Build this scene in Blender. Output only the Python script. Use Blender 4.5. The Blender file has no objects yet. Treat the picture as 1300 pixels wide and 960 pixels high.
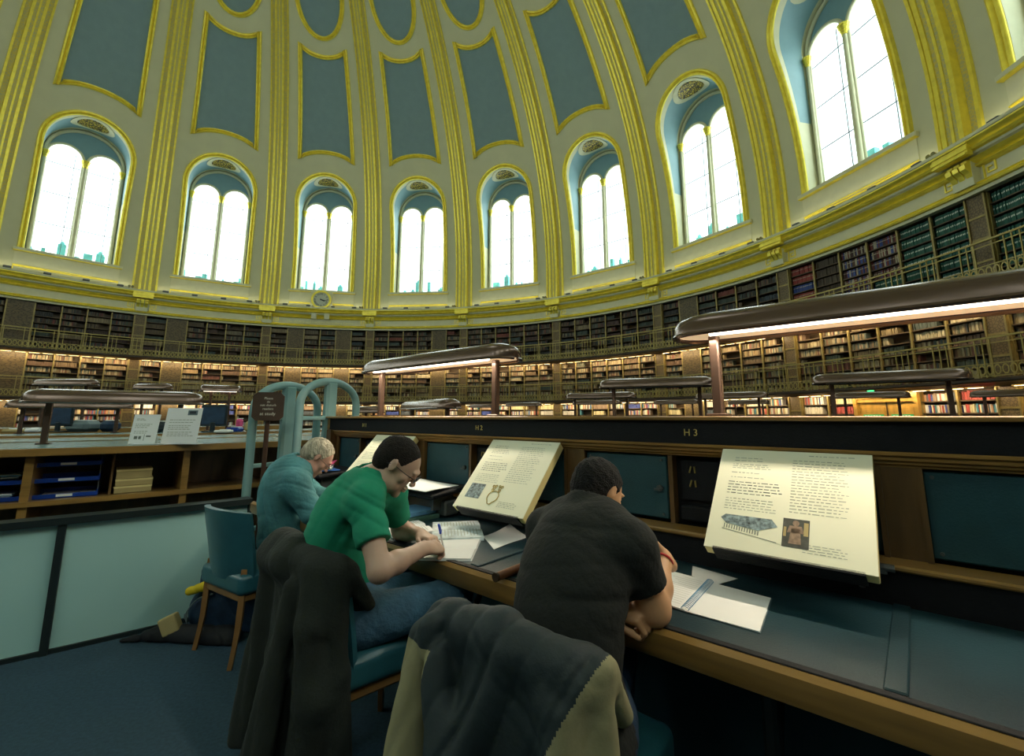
import bpy, math, random
import numpy as np
from mathutils import Vector, Matrix
from mathutils.geometry import delaunay_2d_cdt
random.seed(7); rng=np.random.default_rng(11)
PI=math.pi; sin=math.sin; cos=math.cos; rad=math.radians
COL=bpy.context.scene.collection
E=1.35; CX,CY=-8.597,10.363; RW=21.3; ZC=10.2
def lin(c): return tuple((v/12.92 if v<=.04045 else ((v+.055)/1.055)**2.4) for v in c)
def srgb(r,g,b): return lin((r/255,g/255,b/255))
STRIP_W={'lower':30,'upper':34}; LAMP_W=14; SKY_W=1000
OC_W=250
UP_W=8
# ------------------------------------------------------------ materials
def mat(name,col,rough=.6,metal=0,var=0,scale=8,bump=0,bscale=None,emit=None,es=0,spec=.5,stretch=None,coat=0,trans=0):
    m=bpy.data.materials.new(name); m.use_nodes=True; nt=m.node_tree; N=nt.nodes; L=nt.links
    b=N['Principled BSDF']; b.inputs['Base Color'].default_value=(*col[:3],1); b.inputs['Roughness'].default_value=rough
    b.inputs['Metallic'].default_value=metal; b.inputs['Specular IOR Level'].default_value=spec
    if coat: b.inputs['Coat Weight'].default_value=coat; b.inputs['Coat Roughness'].default_value=.2
    if trans: b.inputs['Transmission Weight'].default_value=trans
    if var or bump:
        tc=N.new('ShaderNodeTexCoord'); mp=N.new('ShaderNodeMapping'); L.new(tc.outputs['Object'],mp.inputs[0])
        if stretch: mp.inputs['Scale'].default_value=stretch
        no=N.new('ShaderNodeTexNoise'); no.inputs['Scale'].default_value=scale; no.inputs['Detail'].default_value=5
        L.new(mp.outputs[0],no.inputs['Vector'])
        if var:
            r=N.new('ShaderNodeValToRGB'); r.color_ramp.elements[0].position=.3; r.color_ramp.elements[1].position=.7
            r.color_ramp.elements[0].color=(*[max(0,c*(1-var)) for c in col[:3]],1)
            r.color_ramp.elements[1].color=(*[min(1,c*(1+var)) for c in col[:3]],1)
            L.new(no.outputs['Fac'],r.inputs[0]); L.new(r.outputs[0],b.inputs['Base Color'])
        if bump:
            n2=no
            if bscale:
                n2=N.new('ShaderNodeTexNoise'); n2.inputs['Scale'].default_value=bscale; n2.inputs['Detail'].default_value=3; L.new(mp.outputs[0],n2.inputs['Vector'])
            bp=N.new('ShaderNodeBump'); bp.inputs['Strength'].default_value=bump; bp.inputs['Distance'].default_value=.02
            L.new(n2.outputs['Fac'],bp.inputs['Height']); L.new(bp.outputs[0],b.inputs['Normal'])
    if emit: b.inputs['Emission Color'].default_value=(*emit,1); b.inputs['Emission Strength'].default_value=es
    return m
def lattice(name,c1,c2,sc,rough=.5,metal=0,rp=(.06,.16),st=None):
    m=bpy.data.materials.new(name); m.use_nodes=True; nt=m.node_tree; N=nt.nodes; L=nt.links; b=N['Principled BSDF']
    tc=N.new('ShaderNodeTexCoord'); v=N.new('ShaderNodeTexVoronoi'); v.inputs['Scale'].default_value=sc; L.new(tc.outputs['Object'],v.inputs['Vector'])
    if st:
        mp=N.new('ShaderNodeMapping'); mp.inputs['Scale'].default_value=st; L.new(tc.outputs['Object'],mp.inputs[0]); L.new(mp.outputs[0],v.inputs['Vector'])
    v.feature='DISTANCE_TO_EDGE'
    r=N.new('ShaderNodeValToRGB'); r.color_ramp.elements[0].position=rp[0]; r.color_ramp.elements[1].position=rp[1]
    r.color_ramp.elements[0].color=(*c1,1); r.color_ramp.elements[1].color=(*c2,1)
    L.new(v.outputs['Distance'],r.inputs[0]); L.new(r.outputs[0],b.inputs['Base Color']); b.inputs['Roughness'].default_value=rough; b.inputs['Metallic'].default_value=metal
    return m
def attrmat(name,rough=.6):
    m=bpy.data.materials.new(name); m.use_nodes=True; N=m.node_tree.nodes; L=m.node_tree.links; b=N['Principled BSDF']
    a=N.new('ShaderNodeAttribute'); a.attribute_name='tone'; L.new(a.outputs['Color'],b.inputs['Base Color']); b.inputs['Roughness'].default_value=rough
    return m
M={}
M['cream']=mat('cream_plaster',srgb(200,199,163),.65,var=.03,scale=1.5)
M['cream2']=mat('cream_trim',srgb(208,206,172),.6,var=.04,scale=3)
M['blue']=mat('blue_grey_panel',srgb(122,146,150),.8,var=.04,scale=2.5,bump=.1,bscale=30)
M['blue2']=mat('pale_blue_plaster',srgb(125,160,168),.6,var=.04,scale=2)
M['gold']=mat('gilding',(.92,.75,.09),.36,metal=.38,var=.12,scale=4,bump=.2,bscale=14)
M['goldl']=lattice('gilt_lattice',(.66,.54,.10),srgb(190,184,128),9,.55)
M['goldd']=lattice('gilt_fretwork',(.045,.035,.008),(.62,.47,.04),8,.4,.1,(.10,.22))
M['bronze']=mat('bronze_rail',(.34,.27,.08),.42,metal=.4,var=.1)
M['oakd']=mat('shelf_oak_dark',(.085,.052,.02),.55,var=.25,scale=4,stretch=(1,1,6))
M['brass']=mat('upright_brass',(.25,.19,.06),.4,metal=.4,var=.15)
M['falseb']=lattice('false_book_panel',(.05,.032,.010),(.115,.08,.027),5,.5,0,(.05,.12),(1,1,3))
M['pil']=lattice('pilaster_lattice',(.07,.045,.015),(.15,.10,.035),13,.5,0,(.05,.13))
M['book']=attrmat('book_cloth',.65)
M['oak']=mat('golden_oak',(.27,.15,.038),.35,var=.3,scale=3,stretch=(1,1,8),coat=.3)
M['oakb']=mat('brown_oak',(.115,.062,.02),.4,var=.35,scale=3,stretch=(5,5,1),coat=.2)
M['walnut']=mat('dark_walnut',(.035,.02,.009),.45,var=.3,scale=3,stretch=(5,5,1))
M['black']=mat('black_leather',(.005,.006,.008),.65,var=.2,scale=20,bump=.12,bscale=120,spec=.25)
M['leather']=mat('teal_black_desk_leather',(.011,.036,.046),.36,var=.35,scale=3,bump=.08,bscale=160)
M['panel']=mat('teal_leather_panel',(.013,.060,.076),.45,var=.15,scale=10,bump=.12,bscale=150)
M['kick']=mat('teal_kick_panel',(.014,.065,.095),.7,var=.12,scale=4)
M['seat']=mat('teal_seat_leather',(.022,.105,.13),.36,var=.15,scale=8,bump=.06,bscale=140,coat=.15)
M['chairw']=mat('chair_oak',(.23,.115,.035),.4,var=.25,scale=8,stretch=(1,1,.3))
M['carpet']=mat('carpet_blue',srgb(43,70,86),.95,var=.22,scale=60,bump=.3,bscale=300)
M['glasswhite']=mat('frosted_white_panel',srgb(168,208,202),.35,var=.03,scale=2)
M['frame']=mat('dark_green_frame',(.012,.02,.02),.4,var=.1)
M['lampm']=mat('lamp_bronze_enamel',(.135,.088,.066),.24,metal=.55,var=.08,scale=4)
M['lampin']=mat('lamp_cream_reflector_glow',(.8,.62,.42),.5,var=.02,emit=(1,.74,.45),es=.45)  # lit copy of the reflector: the tube's light on it painted in as glow
M['lampoff']=mat('lamp_reflector_unlit',(.5,.42,.32),.5,var=.02)
M['tube']=mat('lamp_tube',(1,1,1),.5,emit=(1,.86,.68),es=6)
M['tubeoff']=mat('unlit_tube',(.6,.6,.58),.3,var=.02)
M['striplamp']=mat('shelf_strip_lamp',(1,1,1),.5,emit=(1,.62,.28),es=2.2)
M['striplampw']=mat('shelf_strip_lamp_white',(1,1,1),.5,emit=(1,.80,.50),es=4)
M['paper']=mat('white_paper',(.78,.80,.78),.7,var=.03,scale=4)
M['board']=mat('cream_board',srgb(232,232,205),.5,var=.02,scale=3)
M['boarde']=mat('board_edge',srgb(220,205,140),.6,var=.05)
M['ink']=mat('print_ink',srgb(160,166,148),.8,var=.1)
M['inkd']=mat('print_ink_dark',srgb(105,112,102),.8,var=.1)
M['skin']=mat('skin_pale',(.55,.36,.26),.5,var=.06,scale=14)
M['skin']. node_tree.nodes['Principled BSDF'].inputs['Subsurface Weight'].default_value=.08
M['skinr']=mat('skin_ruddy',(.58,.30,.22),.5,var=.15,scale=12)
M['skinm']=mat('skin_tan',(.55,.30,.15),.5,var=.08,scale=14)
M['green']=mat('green_cotton',(.006,.25,.135),.85,var=.12,scale=5,bump=.25,bscale=14)
M['denimsh']=mat('washed_denim_shirt',(.065,.22,.24),.85,var=.32,scale=7,bump=.35,bscale=28)
M['jeans']=mat('blue_denim',(.045,.12,.19),.85,var=.5,scale=7,bump=.3,bscale=60)
M['blackc']=mat('black_cotton',(.007,.009,.007),.9,var=.2,scale=6,bump=.2,bscale=60)
M['olive']=mat('olive_coat_cloth',(.014,.019,.014),.92,var=.25,scale=8,bump=.2,bscale=90)
M['greyc']=mat('dark_teal_nylon',(.012,.023,.026),.7,var=.2,scale=6,bump=.1,bscale=60)
M['beige']=mat('khaki_cloth',(.28,.26,.14),.85,var=.12,scale=7,bump=.1,bscale=60)
M['hairg']=mat('grey_hair',(.42,.37,.27),.7,var=.5,scale=30,bump=.8,bscale=90,stretch=(1,1,.3))
M['hairb']=mat('dark_brown_hair',(.014,.010,.008),.75,var=.4,scale=60,bump=.6,bscale=200,spec=.25)
M['hairk']=mat('black_hair',(.008,.0075,.007),.7,var=.4,scale=60,bump=.7,bscale=170,spec=.25)
M['gate']=mat('pale_teal_enamel',srgb(120,158,156),.45,var=.03)
M['sign']=mat('brown_sign',(.055,.035,.022),.45,var=.1)
M['signt']=mat('sign_lettering',(.6,.6,.5),.6,var=.02)
M['signpost']=mat('dark_brown_post',(.05,.026,.014),.45,var=.2)
M['wood2']=mat('reddish_wood',(.20,.075,.028),.4,var=.3,scale=15)
M['bluepl']=mat('blue_plastic',(.008,.045,.28),.35,var=.08)
M['kraft']=mat('kraft_card',srgb(176,158,106),.8,var=.06)
M['mon']=mat('dark_monitor_plastic',(.012,.022,.028),.35,var=.1)
M['grey']=mat('grey_plastic',(.12,.17,.18),.5,var=.1)
M['white']=mat('white_plastic',(.75,.78,.75),.4,var=.02)
M['yellow']=mat('yellow_cloth',(.75,.55,.01),.7,var=.15)
M['navy']=mat('navy_bag_cloth',(.010,.035,.075),.7,var=.3,scale=10,bump=.3,bscale=30)
M['blackbag']=mat('black_cloth',(.006,.007,.009),.8,var=.2)
M['ctop']=mat('counter_top_grey',srgb(120,152,152),.22,var=.10,scale=2)
M['pen']=mat('pen_blue',(.005,.06,.6),.3,var=.02)
M['red']=mat('red_thread',(.6,.03,.03),.6,var=.1)
M['pink']=mat('magazine_pink',(.65,.08,.22),.4,var=.3,scale=20)
M['magblue']=mat('magazine_blue',(.04,.14,.42),.35,var=.5,scale=25)
M['magw']=mat('magazine_pale',(.55,.65,.66),.35,var=.3,scale=25)
M['green_s']=mat('green_sign',(.01,.35,.10),.5,var=.02,emit=(.02,.5,.15),es=.25)
M['exit']=mat('exit_lamp',(.1,1,.3),.5,emit=(.05,1,.25),es=3,var=.01)
M['doorw']=mat('door_golden_oak',(.42,.24,.045),.35,var=.25,scale=2,stretch=(4,4,1),coat=.3)
M['spot']=mat('grey_spotlight',(.09,.10,.10),.4,metal=.3,var=.1)
M['bezel']=mat('chrome',(.5,.5,.48),.15,metal=1,var=.02)
M['photo']=mat('printed_portrait',(.30,.20,.13),.5,var=.5,scale=45)
M['etch']=mat('printed_etching',(.17,.23,.24),.5,var=.9,scale=75)
M['mgold']=mat('printed_gold',(.42,.30,.06),.5,var=.3,scale=60)
M['court']=mat('court_stone_blue',srgb(120,205,215),.8,var=.3,scale=2)
M['lens']=mat('spectacle_lens',(.9,.95,.95),.05,trans=1,var=0)
def glassmat():
    m=bpy.data.materials.new('window_glass'); m.use_nodes=True; N=m.node_tree.nodes; L=m.node_tree.links
    N.remove(N['Principled BSDF']); o=N['Material Output']
    t=N.new('ShaderNodeBsdfTransparent'); t.inputs[0].default_value=(.97,1,.985,1); g=N.new('ShaderNodeBsdfGlossy'); g.inputs['Roughness'].default_value=.05
    mx=N.new('ShaderNodeMixShader'); mx.inputs[0].default_value=.05
    L.new(t.outputs[0],mx.inputs[1]); L.new(g.outputs[0],mx.inputs[2]); L.new(mx.outputs[0],o.inputs[0]); return m
M['glass']=glassmat()
# ------------------------------------------------------------ mesh builder
def frame(d,up=(0,0,1)):
    d=Vector(d).normalized(); up=Vector(up)
    if abs(d.dot(up))>.98: up=Vector((0,1,0))
    r=d.cross(up).normalized(); return r,r.cross(d).normalized(),d
class MB:
    def __init__(s): s.v=[]; s.f=[]; s.c=[]
    def add(s,v,f,col=None):
        o=len(s.v); s.v.extend(v); s.f.extend([tuple(i+o for i in q) for q in f])
        if col is not None: s.c.extend([col]*len(f))
    def obox(s,c,ax,h,col=None,bev=0):
        c=Vector(c); X,Y,Z=[Vector(a) for a in ax]; hx,hy,hz=h
        if bev<=0:
            v=[c+X*(hx*i)+Y*(hy*j)+Z*(hz*k) for k in(-1,1) for j in(-1,1) for i in(-1,1)]
            s.add(v,[(0,2,3,1),(4,5,7,6),(0,1,5,4),(2,6,7,3),(0,4,6,2),(1,3,7,5)],col); return
        b=min(bev,.49*2*min(h)); v=[];idx={}
        for k in(-1,1):
            for j in(-1,1):
                for i in(-1,1):
                    for t in range(3):
                        a=[hx-(0 if t==0 else b),hy-(0 if t==1 else b),hz-(0 if t==2 else b)]
                        idx[(i,j,k,t)]=len(v); v.append(c+X*(a[0]*i)+Y*(a[1]*j)+Z*(a[2]*k))
        F=[]
        S=(-1,1)
        for t in range(3):
            u,w=[q for q in range(3) if q!=t]
            for sg in S:
                ring=[]
                for a,b2 in((-1,-1),(1,-1),(1,1),(-1,1)):
                    k=[0,0,0];k[t]=sg;k[u]=a;k[w]=b2; ring.append(idx[(*k,t)])
                F.append(ring)
        for t in range(3):
            u,w=[q for q in range(3) if q!=t]
            for a in S:
                for b2 in S:
                    q=[]
                    for sg in S:
                        k=[0,0,0];k[t]=sg;k[u]=a;k[w]=b2; q.append((idx[(*k,u)],idx[(*k,w)]))
                    F.append([q[0][0],q[0][1],q[1][1],q[1][0]])
        for i in S:
            for j in S:
                for k in S: F.append([idx[(i,j,k,0)],idx[(i,j,k,1)],idx[(i,j,k,2)]])
        s.add(v,F,col); s.fix=True
    def box(s,c,size,bev=0,col=None,rz=0):
        X=Vector((cos(rz),sin(rz),0));Y=Vector((-sin(rz),cos(rz),0))
        s.obox(c,(X,Y,(0,0,1)),[k/2 for k in size],col,bev)
    def tube(s,pts,r,n=8,cap=True,closed=False,flat=1,up=(0,0,1)):
        pts=[Vector(p) for p in pts]; m=len(pts); rs=r if isinstance(r,(list,tuple)) else [r]*m
        v=[];f=[]
        for i,p in enumerate(pts):
            a=pts[(i-1)%m] if (i>0 or closed) else p; b=pts[(i+1)%m] if (i<m-1 or closed) else p
            X,Y,D=frame(b-a,up)
            for k in range(n):
                t=2*PI*k/n; v.append(p+X*(cos(t)*rs[i])+Y*(sin(t)*rs[i]*flat))
        for i in range(m if closed else m-1):
            for k in range(n):
                f.append((i*n+k,i*n+(k+1)%n,((i+1)%m)*n+(k+1)%n,((i+1)%m)*n+k))
        if cap and not closed: f.append(tuple(range(n))[::-1]); f.append(tuple((m-1)*n+k for k in range(n)))
        s.add(v,f)
    def lathe(s,prof,c=(0,0,0),n=24,a0=0,a1=2*PI,closedprof=False):
        full=abs(a1-a0-2*PI)<1e-6; m=n if full else n+1; v=[];f=[];c=Vector(c); P=len(prof)
        for i in range(m):
            a=a0+(a1-a0)*i/n
            for r,z in prof: v.append(c+Vector((r*cos(a),r*sin(a),z)))
        for i in range(n):
            j=(i+1)%m
            for k in range(P if closedprof else P-1):
                k2=(k+1)%P; f.append((i*P+k,j*P+k,j*P+k2,i*P+k2))
        s.add(v,f)
    def ell(s,c,r,ax=((1,0,0),(0,1,0),(0,0,1)),n=14,m=8):
        c=Vector(c);X,Y,Z=[Vector(a) for a in ax]; v=[c-Z*r[2]];f=[]
        for j in range(1,m):
            ph=-PI/2+PI*j/m
            for i in range(n):
                t=2*PI*i/n; v.append(c+X*(r[0]*cos(ph)*cos(t))+Y*(r[1]*cos(ph)*sin(t))+Z*(r[2]*sin(ph)))
        v.append(c+Z*r[2])
        for i in range(n): f.append((0,1+(i+1)%n,1+i)); f.append((len(v)-1,1+(m-2)*n+i,1+(m-2)*n+(i+1)%n))
        for j in range(m-2):
            for i in range(n): f.append((1+j*n+i,1+j*n+(i+1)%n,1+(j+1)*n+(i+1)%n,1+(j+1)*n+i))
        s.add(v,f)
    def prism(s,poly,o,X,Y,Z,d,col=None):
        # poly in X,Y plane from o, extruded d along Z
        o=Vector(o);X=Vector(X);Y=Vector(Y);Z=Vector(Z);n=len(poly)
        v=[o+X*a+Y*b for a,b in poly]+[o+X*a+Y*b+Z*d for a,b in poly]
        f=[tuple(range(n))[::-1],tuple(range(n,2*n))]+[(i,(i+1)%n,n+(i+1)%n,n+i) for i in range(n)]
        s.add(v,f,col)
def mk(name,mb,m,parent=None,smooth=False,auto=None,base=None):
    """link a mesh; its origin goes to the middle of its base"""
    v=np.array([tuple(x) for x in mb.v],dtype=np.float64)
    if parent is not None and parent.get('_local'): org=np.zeros(3)
    else:
        lo=v.min(0);hi=v.max(0); org=np.array([(lo[0]+hi[0])/2,(lo[1]+hi[1])/2,lo[2]])
    if base is not None: org=np.array(base,float)
    me=bpy.data.meshes.new(name); me.from_pydata((v-org).tolist(),[],mb.f); me.materials.append(m)
    if mb.c:
        at=me.attributes.new('tone','FLOAT_COLOR','FACE'); at.data.foreach_set('color',np.array([(*c[:3],1) for c in mb.c],dtype=np.float32).ravel())
    if getattr(mb,'fix',False) :
        import bmesh
        bm=bmesh.new(); bm.from_mesh(me); bmesh.ops.recalc_face_normals(bm,faces=bm.faces); bm.to_mesh(me); bm.free()
    if smooth:
        me.polygons.foreach_set('use_smooth',[True]*len(me.polygons))
        if auto is not None: me.set_sharp_from_angle(angle=rad(auto))
    me.update()
    o=bpy.data.objects.new(name,me); COL.objects.link(o)
    if parent is not None:
        o.parent=parent; pl=Vector((0,0,0)); q=parent
        while q is not None: pl+=q.location; q=q.parent
        if parent.get('_local') : o.location=Vector(org)
        else: o.location=Vector(org)-pl
    else: o.location=Vector(org)
    return o
def tag(o,label,cat,group=None,kind=None):
    if label: o['label']=label
    if cat: o['category']=cat
    if group: o['group']=group
    if kind: o['kind']=kind
    return o
def thing(name,loc,label=None,cat=None,group=None,kind=None,rz=0,local=False):
    o=bpy.data.objects.new(name,None); o.empty_display_size=.1; COL.objects.link(o); o.location=loc; o.rotation_euler=(0,0,rz)
    if local: o['_local']=1
    return tag(o,label,cat,group,kind)
def struct(o): o['kind']='structure'; return o
def copy_tree(o,parent=None):
    c=o.copy(); COL.objects.link(c); c.parent=parent
    for ch in KIDS(o): copy_tree(ch,c)
    return c
def KIDS(o): return [c for c in list(COL.objects) if c.parent is o]
def kidmap():
    d={}
    for c in COL.objects:
        if c.parent: d.setdefault(c.parent.name,[]).append(c)
    return d
def fast_copy(o,km,parent=None):
    c=o.copy(); COL.objects.link(c); c.parent=parent
    for ch in km.get(o.name,[]): fast_copy(ch,km,c)
    return c
def text_mb(txt,size,o,X,Y,Z,depth=.001,align='CENTER'):
    cu=bpy.data.curves.new('t','FONT'); cu.body=txt; cu.size=size; cu.align_x=align; cu.align_y='CENTER'; cu.extrude=depth; cu.resolution_u=2
    ob=bpy.data.objects.new('t',cu); COL.objects.link(ob); dg=bpy.context.evaluated_depsgraph_get()
    me=bpy.data.meshes.new_from_object(ob.evaluated_get(dg)); mb=MB(); o=Vector(o);X=Vector(X);Y=Vector(Y);Z=Vector(Z)
    mb.add([o+X*v.co.x+Y*v.co.y+Z*v.co.z for v in me.vertices],[tuple(p.vertices) for p in me.polygons])
    bpy.data.objects.remove(ob); bpy.data.curves.remove(cu); bpy.data.meshes.remove(me); return mb
def smoothpts(pts,k=4):
    """Catmull-Rom through points"""
    P=[Vector(p) for p in pts]; out=[]
    for i in range(len(P)-1):
        p0=P[max(i-1,0)];p1=P[i];p2=P[i+1];p3=P[min(i+2,len(P)-1)]
        for j in range(k):
            t=j/k; out.append(.5*((2*p1)+(p2-p0)*t+(2*p0-5*p1+4*p2-p3)*t*t+(3*p1-p0-3*p2+p3)*t**3))
    out.append(P[-1]); return out
# ------------------------------------------------------------ camera
cam=bpy.data.cameras.new('camera'); co=bpy.data.objects.new('camera',cam); COL.objects.link(co)
co.location=(0,0,E); co.rotation_euler=(rad(90+9.283),0,0)
co.matrix_world=Matrix.Translation((0,0,E))@Matrix.Rotation(rad(90+9.283),4,'X')@Matrix.Rotation(rad(.084),4,'Z')
cam.sensor_fit='HORIZONTAL'; cam.sensor_width=36; cam.lens=36*580.488/1300; cam.shift_y=-45/1300; cam.clip_start=.05; cam.clip_end=200
bpy.context.scene.camera=co
sc=bpy.context.scene; sc.view_settings.view_transform='Standard'; sc.view_settings.look='None'; sc.view_settings.exposure=0; sc.view_settings.gamma=1; sc.view_settings.use_curve_mapping=False
PIT=rad(9.283); ROL=rad(-.084)
_f=Vector((0,cos(PIT),sin(PIT)));_r=Vector((1,0,0));_u=_r.cross(_f); _r,_u=_r*cos(ROL)+_u*sin(ROL),_u*cos(ROL)-_r*sin(ROL)
def px(p):
    d=Vector(p)-Vector((0,0,E)); z=d.dot(_f)
    if z<=.05: return None
    return 650+580.488*d.dot(_r)/z,435-580.488*d.dot(_u)/z
AZR=[129.74-18*k for k in range(20)]          # ribs
def bayaz(j): return 129.74-18*(j-.5)          # bay j lies between rib j-1 and rib j
def wallroot(name,az,R=RW,**k):
    a=rad(az); return thing(name,(CX+R*cos(a),CY+R*sin(a),0),rz=a,local=True,**k)
def P(R,a,z): return Vector((R*cos(a)-RW,R*sin(a),z))      # a in radians from the root's own azimuth
ORD=['','leftmost','second','third','fourth','fifth','sixth','seventh','eighth','ninth','tenth']
def bayname(j):  # window numbering from the left of the photo
    return {0:'leftmost window',1:'second window from the left',2:'window with the clock',3:'fourth window from the left',4:'fifth window from the left',5:'sixth window from the left',6:'seventh window from the left',7:'large eighth window from the left',8:'window cut by the right edge'}.get(j)
# ------------------------------------------------------------ dome surface
BW=RW*rad(18)
def SU(u,h,d=0):
    a=u/RW
    if h<=ZC: r=RW-d; z=h
    else:
        e=(h-ZC)/RW; r=(RW-d)*cos(e); z=ZC+(RW-d)*sin(e)
    return P(r,a,z)
def hel(e): return ZC+RW*rad(e)
def cosel(h): return cos((h-ZC)/RW) if h>ZC else 1
def strip(mb,path,prof,closed=False,half=False):
    """sweep a moulding profile [(lateral,depth)] along a path on the dome"""
    n=len(path);m=len(prof);v=[];f=[]
    for i,(u,h) in enumerate(path):
        a=path[(i-1)%n] if (i>0 or closed) else path[i]; b=path[(i+1)%n] if(i<n-1 or closed) else path[i]
        c=cosel(h); du=(b[0]-a[0])*c; dh=b[1]-a[1]; L=math.hypot(du,dh) or 1
        for la,d in prof: v.append(SU(u-dh/L*la/c,h+du/L*la,d))
    for i in range(n if closed else n-1):
        for k in range(m-1): f.append((i*m+k,((i+1)%n)*m+k,((i+1)%n)*m+k+1,i*m+k+1))
    mb.add(v,f)
def inpoly(x,y,poly):
    c=False;n=len(poly);j=n-1
    for i in range(n):
        xi,yi=poly[i];xj,yj=poly[j]
        if (yi>y)!=(yj>y) and x<(xj-xi)*(y-yi)/(yj-yi)+xi: c=not c
        j=i
    return c
def region(mb,outer,holes,mapf,step=.5):
    pts=[Vector(p) for p in outer]; ed=[(i,(i+1)%len(outer)) for i in range(len(outer))]
    for hh in holes:
        o=len(pts); pts+= [Vector(p) for p in hh]; ed+=[(o+i,o+(i+1)%len(hh)) for i in range(len(hh))]
    xs=[p[0] for p in outer];ys=[p[1] for p in outer]
    y=min(ys)+step*.5
    while y<max(ys):
        x=min(xs)+step*.5
        while x<max(xs):
            if inpoly(x,y,outer) and not any(inpoly(x,y,h) for h in holes):
                if min((p[0]-x)**2+(p[1]-y)**2 for p in pts[:len(ed)])>(step*.35)**2: pts.append(Vector((x,y)))
            x+=step
        y+=step
    r=delaunay_2d_cdt(pts,ed,[],0,1e-5); V=r[0]; T=[]
    for t in r[2]:
        cx=sum(V[i][0] for i in t)/3; cy=sum(V[i][1] for i in t)/3
        if inpoly(cx,cy,outer) and not any(inpoly(cx,cy,h) for h in holes): T.append(tuple(t))
    mb.add([mapf(p[0],p[1]) for p in V],T)
WW=1.80; WS=16.15; WB=10.1; GR=21.78      # window half width, spring, sill, glass radius
def winout(n=28,k=8,off=0):
    o=[(-WW-off,WB)]
    for i in range(1,k+1): o.append((-WW-off,WB+(WS-WB)*i/k))
    for i in range(1,n): a=PI-PI*i/n; o.append(((WW+off)*cos(a),WS+(WW+off)*sin(a)))
    for i in range(k,-1,-1): o.append((WW+off,WB+(WS-WB)*i/k))
    return o
def tz2uh(t,z):
    r=RW if z<=ZC else math.sqrt(RW*RW-(z-ZC)**2)
    h=z if z<=ZC else ZC+RW*math.asin((z-ZC)/RW)
    return RW*math.asin(t/r),h
W_tz=winout(); W_uh=[tz2uh(*p) for p in W_tz]
BEAD=[(-.13,0),(-.13,.06),(-.09,.10),(-.04,.11),(-.01,.05),(.02,.09),(.07,.16),(.12,.13),(.14,0)]
BEAD2=[(-.09,0),(-.09,.05),(-.05,.08),(0,.05),(.04,.09),(.09,.05),(.09,0)]
# ceiling bay prototype
def lowpanel():
    p=[]; uL=.285*BW
    for i in range(13): t=-1+2*i/12; p.append((uL*t,hel(23.5)+ (hel(25.6)-hel(23.5))*math.sqrt(max(0,1-(t*.98)**2))))
    uT=.272*BW
    for i in range(1,6): q=i/6; p.append((uL+(uT-uL)*q,hel(23.5)+(hel(42.9)-hel(23.5))*q))
    for i in range(13): t=1-2*i/12; p.append((uT*t,hel(42.9)-(hel(42.9)-hel(41.0))*math.sqrt(max(0,1-(t*.98)**2))))
    for i in range(5,0,-1): q=i/6; p.append((-uL-(uT-uL)*q*1.0,hel(23.5)+(hel(42.9)-hel(23.5))*q))
    return p
LP=lowpanel(); OV=[(.30*BW*cos(2*PI*i/40),hel(50.2)+(hel(50.2)-hel(43.7))*sin(2*PI*i/40)) for i in range(40)]
UP=[(-.24*BW,hel(60)),(0,hel(58.4)),(.24*BW,hel(60)),(.2*BW,hel(70)),(-.2*BW,hel(70))]
ceil=wallroot('ceiling',bayaz(0)); struct(ceil)
mb=MB(); region(mb,[(-BW/2,8.7)]+[(-BW/2+BW*i/10,8.7) for i in range(1,10)]+[(BW/2,8.7)]+[(BW/2,8.7+ (hel(74)-8.7)*i/30) for i in range(1,30)]+[(BW/2,hel(74))]+[(-BW/2,hel(74)-(hel(74)-8.7)*i/30) for i in range(0,30)],[W_uh],SU,.55)
mk('plaster_shell',mb,M['cream'],ceil,smooth=True)
mb=MB(); region(mb,LP,[],lambda u,h:SU(u,h,.02),.6); region(mb,OV,[],lambda u,h:SU(u,h,.02),.6); region(mb,UP,[],lambda u,h:SU(u,h,.02),.6)
mk('blue_panel',mb,M['blue'],ceil,smooth=True)
mb=MB(); strip(mb,LP,BEAD,True); strip(mb,OV,BEAD,True); strip(mb,UP,BEAD,True)
mk('gilt_moulding',mb,M['gold'],ceil,smooth=True,auto=50)
mb=MB()
def line(path,w=.03,d=.03): strip(mb,path,[(-w,0),(-w,d),(w,d),(w,0)])
line([(-2.1,8.86),(-2.1,9.1)],.02,.02); line([(-2.1,9.14),(0,9.14),(2.1,9.14)],.05,.03); line([(2.1,9.1),(2.1,8.86)],.02,.02)
mk('gilt_line',mb,M['gold'],ceil)
# window prototype
win=wallroot('window_1',bayaz(0)); struct(win)
mb=MB(); path=[tz2uh(*p) for p in winout(off=.14)]; strip(mb,path,BEAD); mk('gilt_surround',mb,M['gold'],win,smooth=True,auto=50)
mb=MB(); v=[];f=[]
def rin(t,z):
    r=RW if z<=ZC else math.sqrt(RW*RW-(z-ZC)**2); return math.sqrt(r*r-t*t)
for (t,z) in W_tz:
    a=rin(t,z)-.02
    for q in (0,.14,.16,.86,.88,1): v.append(Vector((a+(GR-a)*q-RW,t,z)))
K=6; n=len(W_tz)
f1=[];f2=[]
for i in range(n-1):
    for k in range(K-1):
        up=W_tz[i][1]>13.5
        (f2 if (k==2 and up) else f1).append((i*K+k,i*K+k+1,(i+1)*K+k+1,(i+1)*K+k))
mb.add(v,f1); mb.add([Vector((rin(-WW,WB)-RW,-WW,WB)),Vector((rin(WW,WB)-RW,WW,WB)),Vector((GR-RW,WW,WB)),Vector((GR-RW,-WW,WB))],[(0,1,2,3)])
mk('reveal',mb,M['cream2'],win,smooth=True,auto=40)
mb=MB(); mb.add(v,f2); mk('blue_soffit',mb,M['blue2'],win,smooth=True)
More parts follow.
